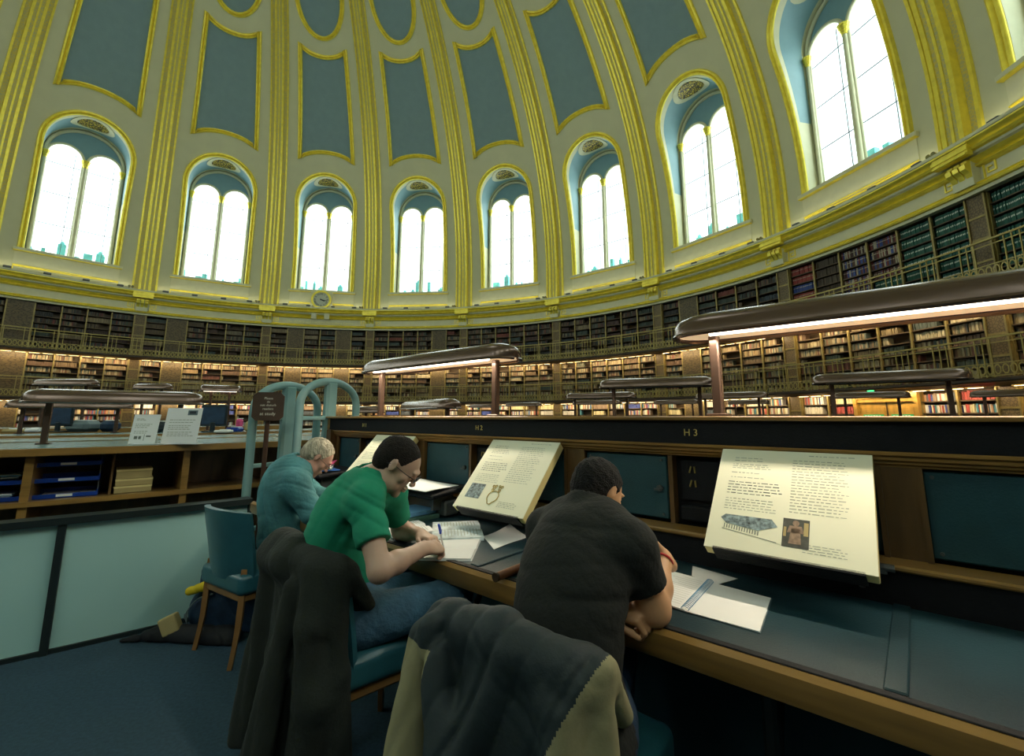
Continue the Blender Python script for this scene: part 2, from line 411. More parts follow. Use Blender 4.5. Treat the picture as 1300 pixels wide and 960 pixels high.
# back wall with two arched lights
LW=.76; LC=.86; LS=15.98
def light(c,off=0,n=16):
    o=[(c-LW-off,WB+.06),(c-LW-off,13),(c-LW-off,LS)]
    for i in range(1,n): a=PI-PI*i/n; o.append((c+(LW+off)*cos(a),LS+(LW+off)*sin(a)))
    return o+[(c+LW+off,LS),(c+LW+off,13),(c+LW+off,WB+.06)]
low=[]; X=GR-RW
mb=MB(); region(mb,W_tz,[light(-LC),light(LC)],lambda t,z:Vector((X,t,z)),.5); mk('blue_spandrel',mb,M['blue2'],win)
mb=MB()
for c in(-LC,LC):
    mb.tube([Vector((X-.03,t,z)) for t,z in light(c,.02)],.075,8,up=(1,0,0))
mb.tube([Vector((X-.04,t,z)) for t,z in winout(off=-.12)],.09,8,up=(1,0,0))
mk('cream_archivolt',mb,M['cream2'],win,smooth=True)
mb=MB(); mb.lathe([(.0,WB),(.15,WB),(.15,WB+.1),(.11,WB+.2),(.10,13),(.085,LS-.35),(0,LS-.35)],(X-.12,0,0),16)
for s_ in(-1,1): mb.lathe([(.0,WB),(.12,WB),(.12,WB+.1),(.075,WB+.2),(.065,LS-.35),(0,LS-.35)],(X-.10,s_*1.66,0),12)
mk('column',mb,M['cream2'],win,smooth=True,auto=40)
mb=MB(); cap=[(.0,LS-.38),(.11,LS-.38),(.10,LS-.3),(.15,LS-.24),(.13,LS-.18),(.20,LS-.1),(.17,LS-.06),(.22,LS),(.22,LS+.05),(0,LS+.05)]
mb.lathe(cap,(X-.12,0,0),10)
for s_ in(-1,1): mb.lathe([(r*.8,z) for r,z in cap],(X-.1,s_*1.66,0),10)
mk('gilt_capital',mb,M['gold'],win)
mb=MB()
for c in(-LC,LC):
    for z in(11.9,13.7,15.5): mb.box((X+.05,c,z),(.03,2*LW,.03))
    mb.box((X+.05,c-.42,13.2),(.03,.025,6.2))
mk('glazing_bar',mb,M['grey'],win)
mb=MB()
for c in(-LC,LC): region(mb,light(c),[],lambda t,z:Vector((X+.06,t,z)),1.5)
mk('glass_pane',mb,M['glass'],win)
# roundel on the soffit crown
def soff(xr,t,d=0):  # xr: absolute radial distance, t tangential
    rr=WW-d; return Vector((xr-RW,t,WS+math.sqrt(max(rr*rr-t*t,0))))
def disc(rx,rt,d,c=20.55,n=24):
    mb=MB(); ps=[soff(c,0,d)]; 
    for q in(.5,1):
        for i in range(n): a=2*PI*i/n; ps.append(soff(c+rx*q*cos(a),rt*q*sin(a),d))
    f=[(0,1+i,1+(i+1)%n) for i in range(n)]+[(1+i,1+n+i,1+n+(i+1)%n,1+(i+1)%n) for i in range(n)]
    for i in range(n): a=2*PI*i/n; ps.append(soff(c+rx*1.0*cos(a),rt*1.0*sin(a),0))
    f+=[(1+n+i,1+2*n+i,1+2*n+(i+1)%n,1+n+(i+1)%n) for i in range(n)]
    mb.add(ps,f); return mb
mk('cream_roundel_border',disc(.72,.95,.04),M['cream2'],win); mk('gilt_roundel',disc(.5,.68,.08),M['goldd'],win)
mb=MB()
for s_ in range(-1,2):
    pass
mb.obox(P(21.24,0,10.02),((1,0,0),(0,1,0),(0,0,1)),(.22,2.22,.075),bev=.02); mb.obox(P(21.32,0,9.55),((1,0,0),(0,1,0),(0,0,1)),(.15,2.12,.40))
mk('window_sill',mb,M['cream2'],win)
mb=MB(); mb.obox(P(21.13,0,9.935),((1,0,0),(0,1,0),(0,0,1)),(.10,2.18,.02)); mb.obox(P(21.155,0,9.17),((1,0,0),(0,1,0),(0,0,1)),(.02,2.12,.02))
mk('gilt_sill_line',mb,M['gold'],win)
# rib prototype
rib=wallroot('trim_1',AZR[0]); struct(rib)
hp=[(0,8.7+(hel(73)-8.7)*i/40) for i in range(41)]
def ribstrip(mb,lo,hi,d0,d1):
    """raised band between laterals lo..hi, tapering with the dome"""
    v=[];f=[]
    for i,(u,h) in enumerate(hp):
        c=cosel(h); k=.35+.65*c
        for la,d in((lo,d0),(lo,d1),(hi,d1),(hi,d0)): v.append(SU(u+la*k/c,h,d*k))
    for i in range(len(hp)-1):
        for k in range(3): f.append((i*4+k,i*4+4+k,i*4+5+k,i*4+k+1))
    mb.add(v,f)
mb=MB(); ribstrip(mb,-.56,.56,0,.05); ribstrip(mb,-.21,.21,.05,.26); mk('lattice_band',mb,M['goldl'],rib)
mb=MB()
for a,b,d0,d1 in((-.60,-.50,0,.10),(.50,.60,0,.10),(-.30,-.17,.04,.31),(.17,.30,.04,.31),(-.04,.04,.26,.29)): ribstrip(mb,a,b,d0,d1)
mk('gilt_edge',mb,M['gold'],rib)
km=kidmap()
for j in range(1,20):
    az=bayaz(j); a=rad(az); loc=(CX+RW*cos(a),CY+RW*sin(a),0)
    c=fast_copy(ceil,km); c.location=loc; c.rotation_euler.z=a
    c=fast_copy(win,km); c.name='window_%d'%(j+1); c.location=loc; c.rotation_euler.z=a
    a=rad(AZR[j]); c=fast_copy(rib,km); c.name='trim_%d'%(j+1); c.location=(CX+RW*cos(a),CY+RW*sin(a),0); c.rotation_euler.z=a
# dome crown: ring and oculus
mb=MB(); pr=[]
for e in range(74,83,2): pr.append((RW*cos(rad(e)),ZC+RW*sin(rad(e))))
mb.lathe(pr,(CX,CY,0),60); o=mk('ceiling_crown',mb,M['cream'],smooth=True); struct(o); o.name='ceiling_crown'
mb=MB(); mb.lathe([(RW*cos(rad(82))+.25,ZC+RW*sin(rad(82))-.12),(RW*cos(rad(82))-.05,ZC+RW*sin(rad(82))-.25),(RW*cos(rad(82))-.1,ZC+RW*sin(rad(82)))],(CX,CY,0),60); struct(mk('trim_oculus_ring',mb,M['gold'],smooth=True))
# drum wall, floor
mb=MB(); mb.lathe([(21.95,-.05),(21.95,7.4)],(CX,CY,0),120); o=mk('wall_drum',mb,M['oakd'],smooth=True); struct(o)
mb=MB(); mb.lathe([(0,0),(22,0)],(CX,CY,0),80); o=mk('floor',mb,M['carpet']); struct(o)
def ring(name,prof,m,n=180,close=True):
    mb=MB(); mb.lathe(prof+([prof[0]] if close else []),(CX,CY,0),n); return struct(mk(name,mb,m,smooth=True,auto=30))
ring('trim_frieze',[(21.95,7.36),(21.2,7.36),(21.2,7.46),(21.32,7.5),(21.32,8.12),(21.95,8.2)],M['cream2'])
ring('trim_frieze_bead',[(21.3,7.46),(21.12,7.47),(21.10,7.52),(21.16,7.56),(21.12,7.60),(21.2,7.65),(21.33,7.66)],M['gold'],close=False)
ring('trim_cornice_lower',[(21.33,8.06),(21.2,8.08),(21.16,8.13),(21.22,8.17),(21.12,8.22),(21.05,8.3),(21.1,8.31)],M['gold'],close=False)
ring('trim_cornice_cove',[(21.1,8.31),(21.02,8.36),(21.0,8.42)],M['cream2'],close=False)
ring('trim_cornice_upper',[(21.0,8.42),(20.9,8.44),(20.86,8.5),(20.93,8.54),(20.85,8.6),(20.78,8.66),(20.78,8.7)],M['gold'],close=False)
ring('trim_cornice_ledge',[(20.78,8.7),(20.76,8.72),(20.76,8.8),(21.4,8.83)],M['cream2'],close=False)
# ------------------------------------------------------------ corbels, spotlights, clock
root=wallroot('trim_21',AZR[0]); struct(root)
mb=MB(); prof=[(0,7.50),(-.16,7.50),(-.20,7.58),(-.15,7.64),(-.24,7.74),(-.33,7.92),(-.44,8.02),(-.46,8.14),(-.38,8.2),(-.38,8.26),(0,8.26)]
for t in(-.19,0,.19): mb.prism([(a,b) for a,b in prof],P(21.34,0,0)+Vector((0,t-.075,0)),(1,0,0),(0,0,1),(0,1,0),.15)
mk('scroll_bracket',mb,M['gold'],root)
mb=MB(); mb.box(P(21.2,0,7.9),(.26,.56,.66)); mk('bracket_block',mb,M['cream2'],root); mb=MB(); mb.box(P(20.86,0,8.5),(.16,.95,.36)); mk('cornice_break',mb,M['gold'],root)
mb=MB()
for s_ in(-1,1):
    y=s_*.52
    for a,b,w,h in((0,.2,.3,.035),(0,-.2,.3,.035),(-.14,0,.035,.4),(.14,.06,.035,.28),(.04,-.07,.2,.035),(-.05,0,.035,.14),(0,.07,.12,.035)): mb.box(P(21.3,0,7.88)+Vector((0,y+a*s_,b)),(.05,w,h))
mb.box(P(20.76,0,8.5),(.03,.99,.10)); mb.box(P(20.76,0,8.66),(.03,1.0,.06)); mb.box(P(20.76,0,8.36),(.05,.93,.05))
mk('gilt_key_pattern',mb,M['gold'],root)
km=kidmap()
for k in range(1,20):
    a=rad(AZR[k]); c=fast_copy(root,km); c.name='trim_%d'%(21+k); c.location=(CX+RW*cos(a),CY+RW*sin(a),0); c.rotation_euler.z=a
# spotlights on the ledge
s0=None
WH=['left','centre-left','centre-right','right']
for j in range(0,9):
    for i,da in enumerate((-6.2,-2.2,2.0,6.0)):
        # azimuth decreases to the right in the photo
        az=bayaz(j)-da; a=rad(az); loc=(CX+21.02*cos(a),CY+21.02*sin(a),8.825)
        if s0 is None:
            s0=thing('uplighter',(CX,CY,0)); s0['_local']=1
            mb=MB(); mb.box((0,0,.09),(.12,.30,.12),bev=.02); mk('housing',mb,M['spot'],s0)
            mb=MB(); mb.box((0,0,.015),(.06,.1,.03)); mk('foot',mb,M['spot'],s0); mb=MB(); mb.box((0,0,.153),(.09,.26,.006)); mk('lens',mb,M['white'],s0)
            c=s0; kms=kidmap()
        else: c=fast_copy(s0,kms)
        c.location=loc; c.rotation_euler.z=a
        tag(c,'dark uplighter under the %s, %s of its four'%(bayname(j),WH[i]),'spotlight','uplighters along the cornice ledge')
s1=None
for k in range(0,8):
    for i,da in enumerate((-.9,-.5)):
        az=AZR[k]+ (-da+ -.0); a=rad(az+1.0); loc=(CX+21.0*cos(a),CY+21.0*sin(a),8.825)
        if s1 is None:
            s1=thing('round_spotlight',(CX,CY,0)); s1['_local']=1
            mb=MB(); mb.tube([(.1,0,.1),(-.06,0,.13)],[.05,.065],12); mk('lamp_head',mb,M['bezel'],s1,smooth=True,auto=40)
            mb=MB(); mb.box((.02,0,.04),(.03,.02,.08)); mk('bracket',mb,M['spot'],s1); c=s1; kms=kidmap()
        else: c=fast_copy(s1,kms)
        c.location=loc; c.rotation_euler.z=a
        tag(c,'tiny round spotlight left of the %s, %s of the pair'%(bayname(k+1) ,'left' if i==1 else 'right'),'spotlight','paired round spotlights at the rib feet')
ck=wallroot('wall_clock',bayaz(2)); ck['_local']=1; tag(ck,'round gold-rimmed clock with roman numerals on the cornice below the third window from the left','clock')
def wallmk(name,mb,m,**k): return mk(name,mb,m,ck,**k)
CZ=9.36; CR=.62; ax0=P(20.93,0,CZ)
def cring(r1,r2,x0,x1,n=40):
    mb=MB(); mb.lathe([(r1,x1),(r1,x0),(r2,x0),(r2,x1)],(0,0,0),n,closedprof=True)
    mb.v=[Vector((ax0.x-p.z, p.x, CZ+p.y)) for p in mb.v]; return mb
mb=MB(); mb.box(P(21.10,0,CZ-.03),(.3,1.42,1.2)); wallmk('backing_block',mb,M['cream2'])
wallmk('gilt_rim',cring(.52,CR+.03,-.02,.09),M['gold'],smooth=True,auto=40)
mb=cring(.0,.53,0,.03); wallmk('dial',mb,mat('clock_dial',srgb(196,200,180),.6,var=.03))
mb=MB(); NUM=['XII','I','II','III','IIII','V','VI','VII','VIII','IX','X','XI']
fx=ax0.x-.045
for i,nm in enumerate(NUM):
    a=PI/2-2*PI*i/12; r=.40
    # seen from inside the room: right is -y ... +y is to the viewer's left
    up=Vector((0,-cos(a),sin(a))); rt=Vector((0,-sin(a),-cos(a)))
    t=text_mb(nm,.17,Vector((fx,0,CZ))+up*r,rt,up,(-1,0,0),.004); mb.add(t.v,t.f)
wallmk('numerals',mb,M['mon'])
for nm,ang,L_,w in(('minute_hand',PI/2-2*PI*17/60,.42,.03),('hour_hand',PI/2-2*PI*(3.3+.5)/12,.27,.045)):
    up=Vector((0,-cos(ang),sin(ang))); rt=Vector((0,-sin(ang),-cos(ang))); mb=MB()
    mb.prism([(-w,-.08),(w,-.08),(w*.8,L_*.8),(0,L_),(-w*.8,L_*.8)],Vector((fx-.01,0,CZ)),rt,up,(-1,0,0),.01); wallmk(nm,mb,M['mon'])
# inscription on the frieze
a=0; mbt=MB(); t=text_mb('The Walter and Leonore Annenberg Centre',.24,(0,0,0),(1,0,0),(0,1,0),(0,0,1),.01)
ins=wallroot('wall_lettering',bayaz(2)); tag(ins,'small gilt inscription along the frieze beneath the clock','lettering')
mb=MB(); mb.add([P(21.27-v.z,-v.x/RW,7.82+v.y) for v in t.v],t.f); mk('gilt_letters',mb,mat('gilt_letter',(.75,.72,.35),.4,metal=.2,var=.05),ins)
bk=None
for i,y in enumerate((.42,-.42)):
    mb=MB(); mb.box((0,0,.22),(.1,.34,.44),bev=.02); o=mk('wall_bracket',mb,M['cream2']) if bk is None else bk.copy()
    if bk is not None: COL.objects.link(o)
    bk=bk or o; an=rad(bayaz(2))+y/RW; o.location=(CX+21.0*cos(an),CY+21.0*sin(an),8.0); o.rotation_euler.z=an
    tag(o,'plain pale bracket hung over the frieze below the clock, %s of the two'%('left' if i==0 else 'right'),'bracket','pale brackets under the clock')
# ------------------------------------------------------------ galleries
G1,G2,TOP=2.36,4.86,7.36      # walkway levels
GF=20.78                      # walkway front radius
COLS=[-8.33+2.777*i for i in range(7)]
TIERS=[(0.08,G1-.18,'ground'),(G1+.02,G2-.18,'middle'),(G2+.02,TOP,'upper')]
NSH=[6,7,7]
PAN={0:[1],1:[1],2:[1,4],3:[4],6:[1],-1:[1],9:[1]}
DOOR=(7,(2,3))
RF=21.42
def bayP(R,deg,z): return P(R,-rad(deg),z)   # deg grows to the viewer's right
def cell(mb,R0,R1,d0,d1,z0,z1,col=None):
    v=[bayP(R,d,z) for R in(R0,R1) for z in(z0,z1) for d in(d0,d1)]
    mb.add(v,[(0,1,3,2),(4,6,7,5),(0,4,5,1),(2,3,7,6),(0,2,6,4),(1,5,7,3)],col)
def case(j,ti,src=None):
    z0,z1,nm=TIERS[ti]; root=wallroot('bookcase',bayaz(j)); root['_local']=1
    pan=PAN.get(j,[]) ; dr=DOOR[1] if (j==DOOR[0] and ti==0) else ()
    mb=MB()
    for i,d in enumerate(COLS):
        if dr and i==3: continue
        w=.13 if i in(0,6) else .08
        mb=MB(); cell(mb,RF-.05,RF+.02,d-w,d+w,z0,z1); mk('upright',mb,M['brass'],root)
    n=NSH[ti]
    for i in pan:
        a,b=COLS[i]+.08,COLS[i+1]-.08; mb2=MB(); cell(mb2,RF-.05,RF-.025,a,b,z0,z1); mk('false_book_door',mb2,M['falseb'],root)
    for k in range(n+1):
        z=z0+(z1-z0)*k/n; mb=MB()
        for i in range(6):
            if i in dr: continue
            cell(mb,RF-.02,21.8,COLS[i]+.0,COLS[i+1]-.0,z-.02,z+.012)
        mk('shelf',mb,M['oakd'],root)
    w=bayname(j) or ('bay beyond the left edge' if j<0 else 'bay beyond the right edge')
    extra={0:'ground-floor bookcase below the %s',1:'middle-tier bookcase below the %s',2:'top-tier bookcase below the %s'}[ti]%w
    tag(root,extra,'bookcase','built-in bookcases round the drum wall')
    return root
for j in range(-1,10):
    for ti in range(3): case(j,ti)
# pilasters between bays
pr=wallroot('trim_41',AZR[0]); struct(pr)
mb=MB()
for z0,z1 in((0,2.15),(2.38,4.66),(4.88,7.36)): cell(mb,RF-.08,RF+.1,-.66,.66,z0,z1)
mk('lattice_face',mb,M['pil'],pr)
mb=MB()
for z0,z1 in((0,2.15),(2.38,4.66),(4.88,7.36)):
    for s_ in(-1,1): cell(mb,RF-.12,RF,s_*.66-.06,s_*.66+.06,z0,z1)
    for q in range(1,4): z=z0+(z1-z0)*q/4; cell(mb,RF-.10,RF,-.62,.62,z-.03,z+.03)
mk('moulded_edge',mb,M['brass'],pr); km=kidmap()
for k in range(-1,9):
    if k==0: continue
    a=rad(129.74-18*k); c=fast_copy(pr,km); c.name='trim_%d'%(42+(k if k>0 else 9)); c.location=(CX+RW*cos(a),CY+RW*sin(a),0); c.rotation_euler.z=a
for nm,G in(('lower',G1),('upper',G2)):
    o=ring('trim_%s_gallery'%nm,[(21.95,G-.18),(21.3,G-.18),(21.1,G-.12),(GF,G-.12),(GF-.04,G-.08),(GF-.04,G-.03),(GF,G),(21.95,G)],M['walnut'],n=240)
# railings
def railing(j,G,first):
    r=wallroot('gallery_railing',bayaz(j)); r['_local']=1
    mb=MB(); R=GF+.06; N=24
    def arc(z,w,h):
        for i in range(N): cell(mb,R-w,R+w,-8.995+17.98*i/N,-8.995+17.98*(i+1)/N,z-h,z+h)
    arc(G+1.02,.03,.022); mk('top_rail',mb,M['bronze'],r)
    for z_ in(.88,.36,.05): mb=MB(); arc(G+z_,.012,.012); mk('rail',mb,M['bronze'],r)
    me=None
    for i in range(36):
        d=-9+.5*i
        if i%6 in(0,1,5):
            if me is None:
                mb=MB(); mb.box((0,0,.5),(.024,.026,1.0)); b0=mk('baluster',mb,M['bronze'],r); me=b0
            else: b0=me.copy(); COL.objects.link(b0); b0.parent=r
            b0.location=bayP(R,d,G); b0.rotation_euler.z=-rad(d)
    mb=MB()
    for i in range(36):
        d=-9+.5*(i+.5); c=bayP(R,d,G+.205); n=8; o=[];I=[]
        Y=Vector((sin(rad(-d)),-cos(rad(-d)),0)); 
        for k in range(n):
            a=2*PI*k/n+PI/8; o.append(c+Y*(.085*cos(a))+Vector((0,0,.14*sin(a)))); I.append(c+Y*(.055*cos(a))+Vector((0,0,.10*sin(a))))
        mb.add(o+I,[(k,(k+1)%n,n+(k+1)%n,n+k) for k in range(n)])
    mk('ring_band',mb,M['bronze'],r)
    return r
rl={}
for G,nm in((G1,'lower'),(G2,'upper')):
    r0=railing(0,G,1); km=kidmap()
    for j in range(-1,10):
        c=r0 if j==0 else fast_copy(r0,km); a=rad(bayaz(j)); c.location=(CX+RW*cos(a),CY+RW*sin(a),0); c.rotation_euler.z=a
        w=bayname(j) or ('bay beyond the left edge' if j<0 else 'bay beyond the right edge')
        tag(c,'bronze railing, %s gallery, below the %s'%(nm,w),'railing','gallery railings')
# strip lamps under the walkways
for G,nm in((G1,'lower'),(G2,'upper')):
    s0=None
    for j in range(-1,10):
        if s0 is None:
            r=wallroot('strip_lamp',bayaz(j)); r['_local']=1; 
            mb=MB(); 
            for i in range(12): cell(mb,21.10,21.2,-8.2+16.4*i/12,-8.2+16.4*(i+1)/12-.15,G-.215,G-.185)
            mk('housing',mb,M['brass'],r); mb=MB()
            for i in range(12): cell(mb,21.13,21.16,-8.1+16.4*i/12,-8.1+16.4*(i+1)/12-.35,G-.222,G-.214)
            mk('lamp_tube',mb,M['striplamp' if nm=='upper' else 'striplampw'],r); s0=r; km=kidmap()
        else: r=fast_copy(s0,km)
        a=rad(bayaz(j)); r.location=(CX+RW*cos(a),CY+RW*sin(a),0); r.rotation_euler.z=a
        w=bayname(j) or ('bay beyond the left edge' if j<0 else 'bay beyond the right edge')
        tag(r,'warm strip lamp, %s gallery, below the %s'%(nm,w),'lamp','strip lamps under the galleries')
        for q in(-1,1):
            l=bpy.data.lights.new('shelf_light','AREA'); l.shape='RECTANGLE'; l.size=3.0; l.size_y=.05; l.energy=STRIP_W[nm]; l.color=(1,.74,.42); lo=bpy.data.objects.new('shelf_light',l); COL.objects.link(lo)
            an=a+q*rad(4.2); lo.location=(CX+20.98*cos(an),CY+20.98*sin(an),G-.24)
            # length along the tangent, tipped toward the books
            lo.rotation_euler=(0,0,0); X=Vector((-sin(an),cos(an),0)); Zd=Vector((-.62*cos(an),-.62*sin(an),.78)).normalized(); Y=Zd.cross(X)
            lo.matrix_world=Matrix.Translation(lo.location)@Matrix((X,Y,Zd)).transposed().to_4x4()
# double doors on the ground floor
dr=wallroot('door_1',bayaz(7)); struct(dr); dr['_local']=1
a0,a1=COLS[2],COLS[4]; mb=MB()
cell(mb,RF-.16,RF+.1,a0-.05,a0+.28,0,2.15); cell(mb,RF-.16,RF+.1,a1-.28,a1+.05,0,2.15); cell(mb,RF-.16,RF+.1,a0,a1,1.98,2.15); cell(mb,RF-.12,RF+.1,a0+.28,a1-.28,1.86,1.98)
mk('door_frame',mb,M['doorw'],dr)
for s_,(b0,b1) in enumerate(((a0+.3,-.02),(.02,a1-.3))):
    mb=MB(); cell(mb,RF-.04,RF+.02,b0,b1,.02,1.86)
    for z0,z1 in((.2,.85),(1.0,1.7)): 
        cell(mb,RF-.06,RF-.04,b0+.25,b1-.25,z0,z1)
    o=mk('door_leaf',mb,M['doorw'],dr); 
    mb=MB(); cell(mb,RF-.08,RF-.062,b0+.35,b1-.3,1.36,1.46); g=mk('green_notice',mb,M['green_s'],dr)
    mb=MB(); 
    for q in range(6): cell(mb,RF-.084,RF-.08,b0+.5+q*.25,b0+.67+q*.25,1.395,1.43)
    mk('notice_lettering',mb,M['paper'],dr)
mb=MB(); cell(mb,RF-.07,RF-.02,-.03,.03,.02,1.86); mk('meeting_stile',mb,M['walnut'],dr)
ex=wallroot('exit_sign',bayaz(7)); ex['_local']=1; tag(ex,'small glowing green exit sign above the oak double doors','sign')
mb=MB(); cell(mb,RF-.45,RF-.41,-.75,-.05,2.19,2.30); mk('housing',mb,M['spot'],ex); mb=MB(); cell(mb,RF-.46,RF-.45,-.7,-.1,2.205,2.285); mk('green_face',mb,M['exit'],ex)
# ------------------------------------------------------------ books
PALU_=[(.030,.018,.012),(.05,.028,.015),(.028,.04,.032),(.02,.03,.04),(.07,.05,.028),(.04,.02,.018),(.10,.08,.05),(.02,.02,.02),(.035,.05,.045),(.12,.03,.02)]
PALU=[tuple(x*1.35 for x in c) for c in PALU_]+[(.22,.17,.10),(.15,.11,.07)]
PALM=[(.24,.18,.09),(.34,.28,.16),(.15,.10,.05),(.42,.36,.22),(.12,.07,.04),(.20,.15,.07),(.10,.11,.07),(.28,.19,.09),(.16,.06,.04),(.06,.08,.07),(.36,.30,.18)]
PALG=[(.65,.60,.48),(.55,.52,.45),(.05,.08,.30),(.35,.06,.05),(.60,.52,.30),(.08,.10,.12),(.25,.18,.12),(.70,.68,.62),(.05,.20,.25),(.45,.25,.12)]
GRN=[(.006,.085,.060),(.008,.10,.07),(.005,.07,.05)]
CNAME=[((.006,.085,.060),'dark green'),((.30,.02,.03),'red'),((.02,.05,.28),'blue'),((.05,.03,.018),'dark brown'),((.22,.14,.07),'tan'),((.6,.57,.48),'cream'),((.02,.02,.02),'near-black'),((.35,.26,.13),'ochre'),((.03,.045,.04),'grey-green'),((.14,.07,.035),'mid brown')]
def cname(c):
    return min(CNAME,key=lambda q:sum((math.sqrt(q[0][i])-math.sqrt(c[i]))**2 for i in range(3)))[1]
books=[]
R2=random.Random(5)
for j in range(-1,10):
    ba=rad(bayaz(j))
    for ti,(z0,z1,nm) in enumerate(TIERS):
        n=NSH[ti]; sh=(z1-z0)/n
        for ci in range(6):
            if ci in PAN.get(j,[]) or (j==7 and ti==0 and ci in(2,3)): continue
            for k in range(n):
                zb=z0+sh*k+.016
                if ti==0 and zb<.7: continue
                d0=COLS[ci]+.10; d1=COLS[ci+1]-.10; d=d0
                style=None
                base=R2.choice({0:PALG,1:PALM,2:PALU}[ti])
                if ti==2 and (j>=8 or (j==7 and ci>=4) or (j==7 and ci==3 and k<3)): style='green'
                if ti==2 and j==7 and ci==0: style='redblue'
                if ti==2 and j==7 and ci in(2,3) and style is None: style='mix'
                if ti==2 and j==7 and ci==1: style='brown'
                empty=R2.random()<.14 and style is None
                H=sh*(.80 if style else R2.uniform(.62,.80)); end=d1 if style else d1-(R2.random()**3)*1.2
                if empty: end=d0+R2.uniform(.2,.9)
                same=R2.random()<.35
                while d<end-.06:
                    t=(R2.uniform(.10,.13) if style else R2.uniform(.07,.17))
                    if j>=6 and ti==1: t*=1.15
                    if d+t>end: break
                    if style=='green': c=R2.choice(GRN)
                    elif style=='redblue': c=(.25,.03,.025) if (k%3!=1) else (.02,.05,.22)
                    elif style=='brown': c=(.065,.045,.025)
                    elif style=='mix': c=R2.choice([(.16,.02,.02),(.02,.05,.22),(.08,.03,.02),(.4,.35,.25),(.05,.02,.02)])
                    else:
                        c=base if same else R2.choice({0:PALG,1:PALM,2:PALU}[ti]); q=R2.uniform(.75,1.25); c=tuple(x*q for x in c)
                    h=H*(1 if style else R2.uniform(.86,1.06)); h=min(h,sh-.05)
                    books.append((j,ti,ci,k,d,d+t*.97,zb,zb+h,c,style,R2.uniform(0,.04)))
                    d+=t
def wp(j,R,d,z):
    a=rad(bayaz(j))-rad(d); return Vector((CX+R*cos(a),CY+R*sin(a),z))
scored=[]
cache={}
for i,b in enumerate(books):
    p0=px(wp(b[0],21.5,b[4],b[6])); p1=px(wp(b[0],21.5,b[5],b[7]))
    if p0 is None or p1 is None: continue
    cx_=(p0[0]+p1[0])/2; cy_=(p0[1]+p1[1])/2
    if not(3<cx_<1297 and 0<cy_<526): continue
    # hidden behind the big desk lamp
    if 870<cx_<1300:
        yt=405-(cx_-870)*.163-4; yb=437-(cx_-870)*.098+3
        if yt<cy_<yb: continue
    scored.append((abs(p1[0]-p0[0])*abs(p1[1]-p0[1]),i))
scored.sort(reverse=True); pick=set(i for _,i in scored[:300])
mb=MB()
def book_geo(mb,b,detail):
    j,ti,ci,k,d0,d1,z0,z1,c,style,off=b; R=21.47+off; a=rad(bayaz(j))
    v=[wp(j,r,d,z) for r in(R,21.72) for z in(z0,z1) for d in(d0,d1)]
    mb.add(v,[(0,1,3,2),(2,3,7,6),(0,2,6,4),(1,5,7,3)],c)
    if style=='green':
        zz=z0+(z1-z0)*.62; w=.045
        v=[wp(j,R-.004,d,z) for z in(zz-w*.5,zz+w*.5) for d in(d0+.015,d1-.015)]; mb.add(v,[(0,1,3,2)],(.55,.60,.52))
    elif style in('redblue','mix') :
        zz=z0+(z1-z0)*.7; v=[wp(j,R-.004,d,z) for z in(zz-.015,zz+.015) for d in(d0+.01,d1-.01)]; mb.add(v,[(0,1,3,2)],(.4,.35,.25))
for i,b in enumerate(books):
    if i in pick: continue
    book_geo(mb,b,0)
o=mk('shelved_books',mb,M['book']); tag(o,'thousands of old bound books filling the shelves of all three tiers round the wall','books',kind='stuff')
# the 300 nearest volumes, each its own object
me_cache={}
bodym=bpy.data.materials.new('book_cloth_single'); bodym.use_nodes=True
_N=bodym.node_tree.nodes; _L=bodym.node_tree.links; _oi=_N.new('ShaderNodeObjectInfo'); _L.new(_oi.outputs['Color'],_N['Principled BSDF'].inputs['Base Color']); _N['Principled BSDF'].inputs['Roughness'].default_value=.65
def book_mesh(w,h,style):
    key=(round(w,3),round(h,2),style)
    if key in me_cache: return me_cache[key]
    w,h=key[:2]; mb=MB(); r=.012
    # rounded spine facing -x, boards, page block recessed at the top
    n=5; prof=[(-r*sin(PI*i/(n-1)),-w/2+w*i/(n-1)) for i in range(n)]
    poly=prof+[(.22,w/2),(.22,-w/2)]
    mb.prism([(a,b) for a,b in poly],(0,0,0),(1,0,0),(0,1,0),(0,0,1),h)
    me=bpy.data.meshes.new('book'); me.from_pydata([tuple(v) for v in mb.v],[],mb.f); me.materials.append(bodym)
    ex=MB(); ex.prism([(.005,-w/2+.004),(.215,-w/2+.004),(.215,w/2-.004),(.005,w/2-.004)],(0,0,h),(1,0,0),(0,1,0),(0,0,1),.0015)
    lb=None
    if style in('green','redblue','mix'):
        zz=h*(.62 if style=='green' else .7); q=.022 if style=='green' else .013
        lb=MB(); pp=[(a-.0025,b*.96) for a,b in prof]; v=[Vector((a,b,zz+s)) for s in(-q,q) for a,b in pp]
        lb.add(v,[(i,i+1,n+i+1,n+i) for i in range(n-1)])
        m2=bpy.data.meshes.new('spine_label'); m2.from_pydata([tuple(v) for v in lb.v],[],lb.f); m2.materials.append(M['splabel']); lb=m2
    m3=bpy.data.meshes.new('pages'); m3.from_pydata([tuple(v) for v in ex.v],[],ex.f); m3.materials.append(M['paper'])
    me_cache[key]=(me,m3,lb); return me_cache[key]
M['splabel']=mat('spine_label_pale',(.5,.56,.48),.6,var=.1)
SHN=['lowest','second','third','fourth','fifth','sixth','top']
